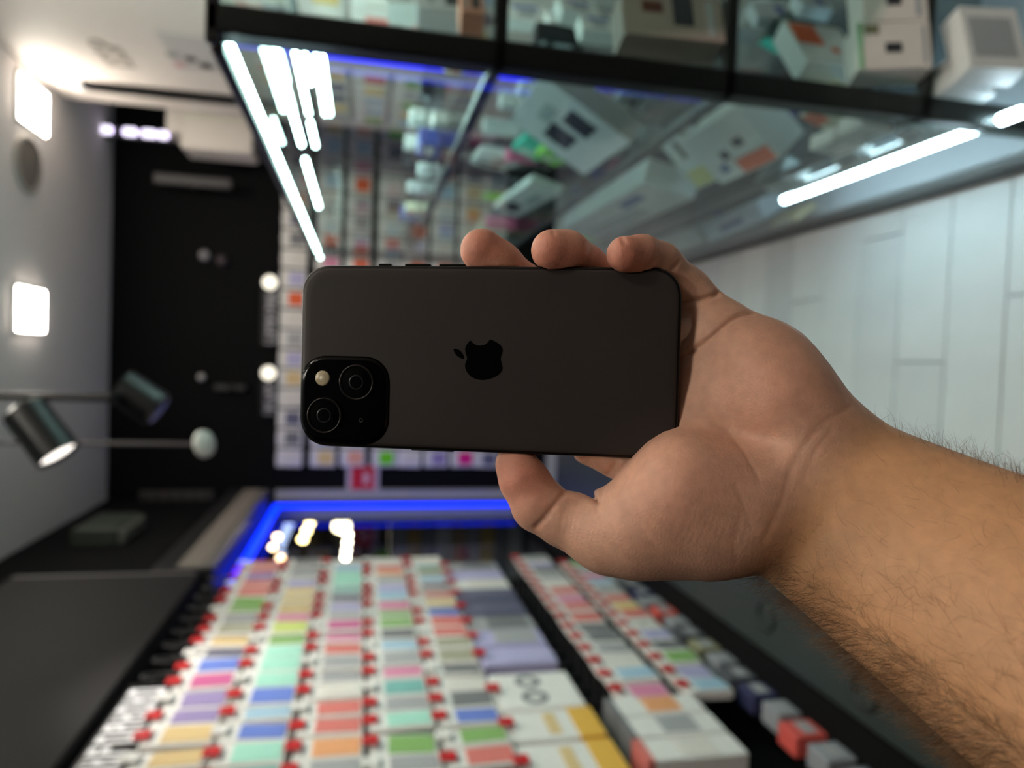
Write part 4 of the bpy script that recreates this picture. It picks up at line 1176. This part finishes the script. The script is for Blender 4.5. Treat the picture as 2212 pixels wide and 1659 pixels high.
colr = colr + (c_tip - colr) * (tips * .8)[:, None]
VW = CAM + V @ I2W.T
base = CAM + I2W @ HD(1900, 1160, .25)
me = bpy.data.meshes.new('person')
me.vertices.add(len(VW)); me.vertices.foreach_set('co', (VW - base).astype(np.float32).ravel())
me.loops.add(Q.size); me.loops.foreach_set('vertex_index', Q.astype(np.int32).ravel())
me.polygons.add(len(Q)); me.polygons.foreach_set('loop_start', np.arange(0, Q.size, 4, dtype=np.int32))
me.update(calc_edges=True); me.validate()
me.polygons.foreach_set('use_smooth', [True] * len(me.polygons))
ca = me.color_attributes.new('skin_tone', 'FLOAT_COLOR', 'POINT')
ca.data.foreach_set('color', np.c_[colr, np.ones(len(colr))].astype(np.float32).ravel())
# skin material
sk = bpy.data.materials.new('skin'); sk.use_nodes = True
nt = sk.node_tree; b = nt.nodes['Principled BSDF']
at = nt.nodes.new('ShaderNodeAttribute'); at.attribute_name = 'skin_tone'
tc = nt.nodes.new('ShaderNodeTexCoord')
n1 = nt.nodes.new('ShaderNodeTexNoise'); n1.inputs['Scale'].default_value = 70; n1.inputs['Detail'].default_value = 5
n2 = nt.nodes.new('ShaderNodeTexNoise'); n2.inputs['Scale'].default_value = 900; n2.inputs['Detail'].default_value = 3
n3 = nt.nodes.new('ShaderNodeTexVoronoi'); n3.inputs['Scale'].default_value = 620; n3.feature = 'DISTANCE_TO_EDGE'
for n_ in (n1, n2, n3): nt.links.new(tc.outputs['Object'], n_.inputs['Vector'])
mr = nt.nodes.new('ShaderNodeMapRange'); mr.inputs[1].default_value = .3; mr.inputs[2].default_value = .7; mr.inputs[3].default_value = .85; mr.inputs[4].default_value = 1.11
n4 = nt.nodes.new('ShaderNodeTexNoise'); n4.inputs['Scale'].default_value = 260; n4.inputs['Detail'].default_value = 4
nt.links.new(tc.outputs['Object'], n4.inputs['Vector'])
av = nt.nodes.new('ShaderNodeMath'); av.operation = 'MULTIPLY_ADD'; av.inputs[1].default_value = .5
hv_ = nt.nodes.new('ShaderNodeMath'); hv_.operation = 'MULTIPLY'; hv_.inputs[1].default_value = .5
nt.links.new(n4.outputs['Fac'], hv_.inputs[0]); nt.links.new(n1.outputs['Fac'], av.inputs[0]); nt.links.new(hv_.outputs[0], av.inputs[2])
nt.links.new(av.outputs[0], mr.inputs[0])
ml = nt.nodes.new('ShaderNodeVectorMath'); ml.operation = 'MULTIPLY'
nt.links.new(at.outputs['Color'], ml.inputs[0]); nt.links.new(mr.outputs[0], ml.inputs[1])
nt.links.new(ml.outputs[0], b.inputs['Base Color'])
bp = nt.nodes.new('ShaderNodeBump'); bp.inputs['Strength'].default_value = .22; bp.inputs['Distance'].default_value = .0004
bp2 = nt.nodes.new('ShaderNodeBump'); bp2.inputs['Strength'].default_value = .35; bp2.inputs['Distance'].default_value = .0004
nt.links.new(n2.outputs['Fac'], bp.inputs['Height']); nt.links.new(n3.outputs['Distance'], bp2.inputs['Height'])
nt.links.new(bp.outputs[0], bp2.inputs['Normal']); nt.links.new(bp2.outputs[0], b.inputs['Normal'])
b.inputs['Roughness'].default_value = .5
b.inputs['Specular IOR Level'].default_value = .35
b.inputs['Subsurface Weight'].default_value = .25
b.inputs['Subsurface Radius'].default_value = (1.0, .35, .2)
b.inputs['Subsurface Scale'].default_value = .004
hand = link('person', me, sk); hand.location = tuple(base)
tag(hand, 'bare left hand and hairy forearm holding the black smartphone', 'person')
# arm hair
rng = np.random.default_rng(3)
armdir = np.array([.857, .515, -.25])
# the edge of the arm facing down the picture (thumb side) is the hairiest
side = N @ np.array([-.515, .857, 0])
along = (PXY[:, 0] - 1715) * .80 + (PXY[:, 1] - 1030) * .60
w_ = np.where((along > 60) & (PXY[:, 0] < 2330) & (PXY[:, 1] < 1800), 1.0, 0.0)
w_ *= np.where(side > .5, 4.0, np.where(side < -.75, 1.2, .10)) * np.clip(along / 300, .25, 1.3)
w_ *= np.where((side > 0.02) & (side <= .5), 5.0, 1.0)
pick = rng.choice(len(V), 6800, p=w_ / w_.sum())
hm = MB(); hv = []; hf = []
for i in pick:
    L = rng.uniform(.006, .014) * (1.0 if side[i] > .2 else .7)
    n = N[i]
    t0 = -armdir + rng.normal(0, .55, 3); t0 -= n * t0.dot(n); t0 /= np.linalg.norm(t0) + 1e-9
    t1 = np.cross(n, t0)
    cv = rng.normal(0, 1.1); lift = rng.uniform(.5, 1.3) if abs(side[i]) > .6 else rng.uniform(.15, .7)
    p = V[i].copy() - n * .0002; dirv = t0 * (1 - lift * .5) + n * lift
    r = rng.uniform(.00004, .00006)
    st = 5; k0 = len(hv)
    for s in range(st + 1):
        rr_ = r * (1 - .75 * s / st)
        dd = dirv / np.linalg.norm(dirv)
        a_ = np.cross(dd, n if abs(dd.dot(n)) < .95 else t1); a_ /= np.linalg.norm(a_); b_ = np.cross(dd, a_)
        for q in range(3):
            an = 2 * math.pi * q / 3
            hv.append(p + (a_ * math.cos(an) + b_ * math.sin(an)) * rr_)
        p = p + dd * L / st
        dirv = dirv + t1 * cv / st - n * (.9 * lift) / st + rng.normal(0, .06, 3)
    for s in range(st):
        for q in range(3):
            hf.append((k0 + s * 3 + q, k0 + s * 3 + (q + 1) % 3, k0 + (s + 1) * 3 + (q + 1) % 3, k0 + (s + 1) * 3 + q))
hv = CAM + np.array(hv) @ I2W.T - base
hme = bpy.data.meshes.new('arm_hair'); hme.from_pydata(hv.tolist(), [], hf); hme.update()
hair = link('arm_hair', hme, mat('arm_hair', (112, 84, 58), .45, var=.25, scale=200), hand)
hair['kind'] = 'stuff'
bpy.context.view_layer.update()
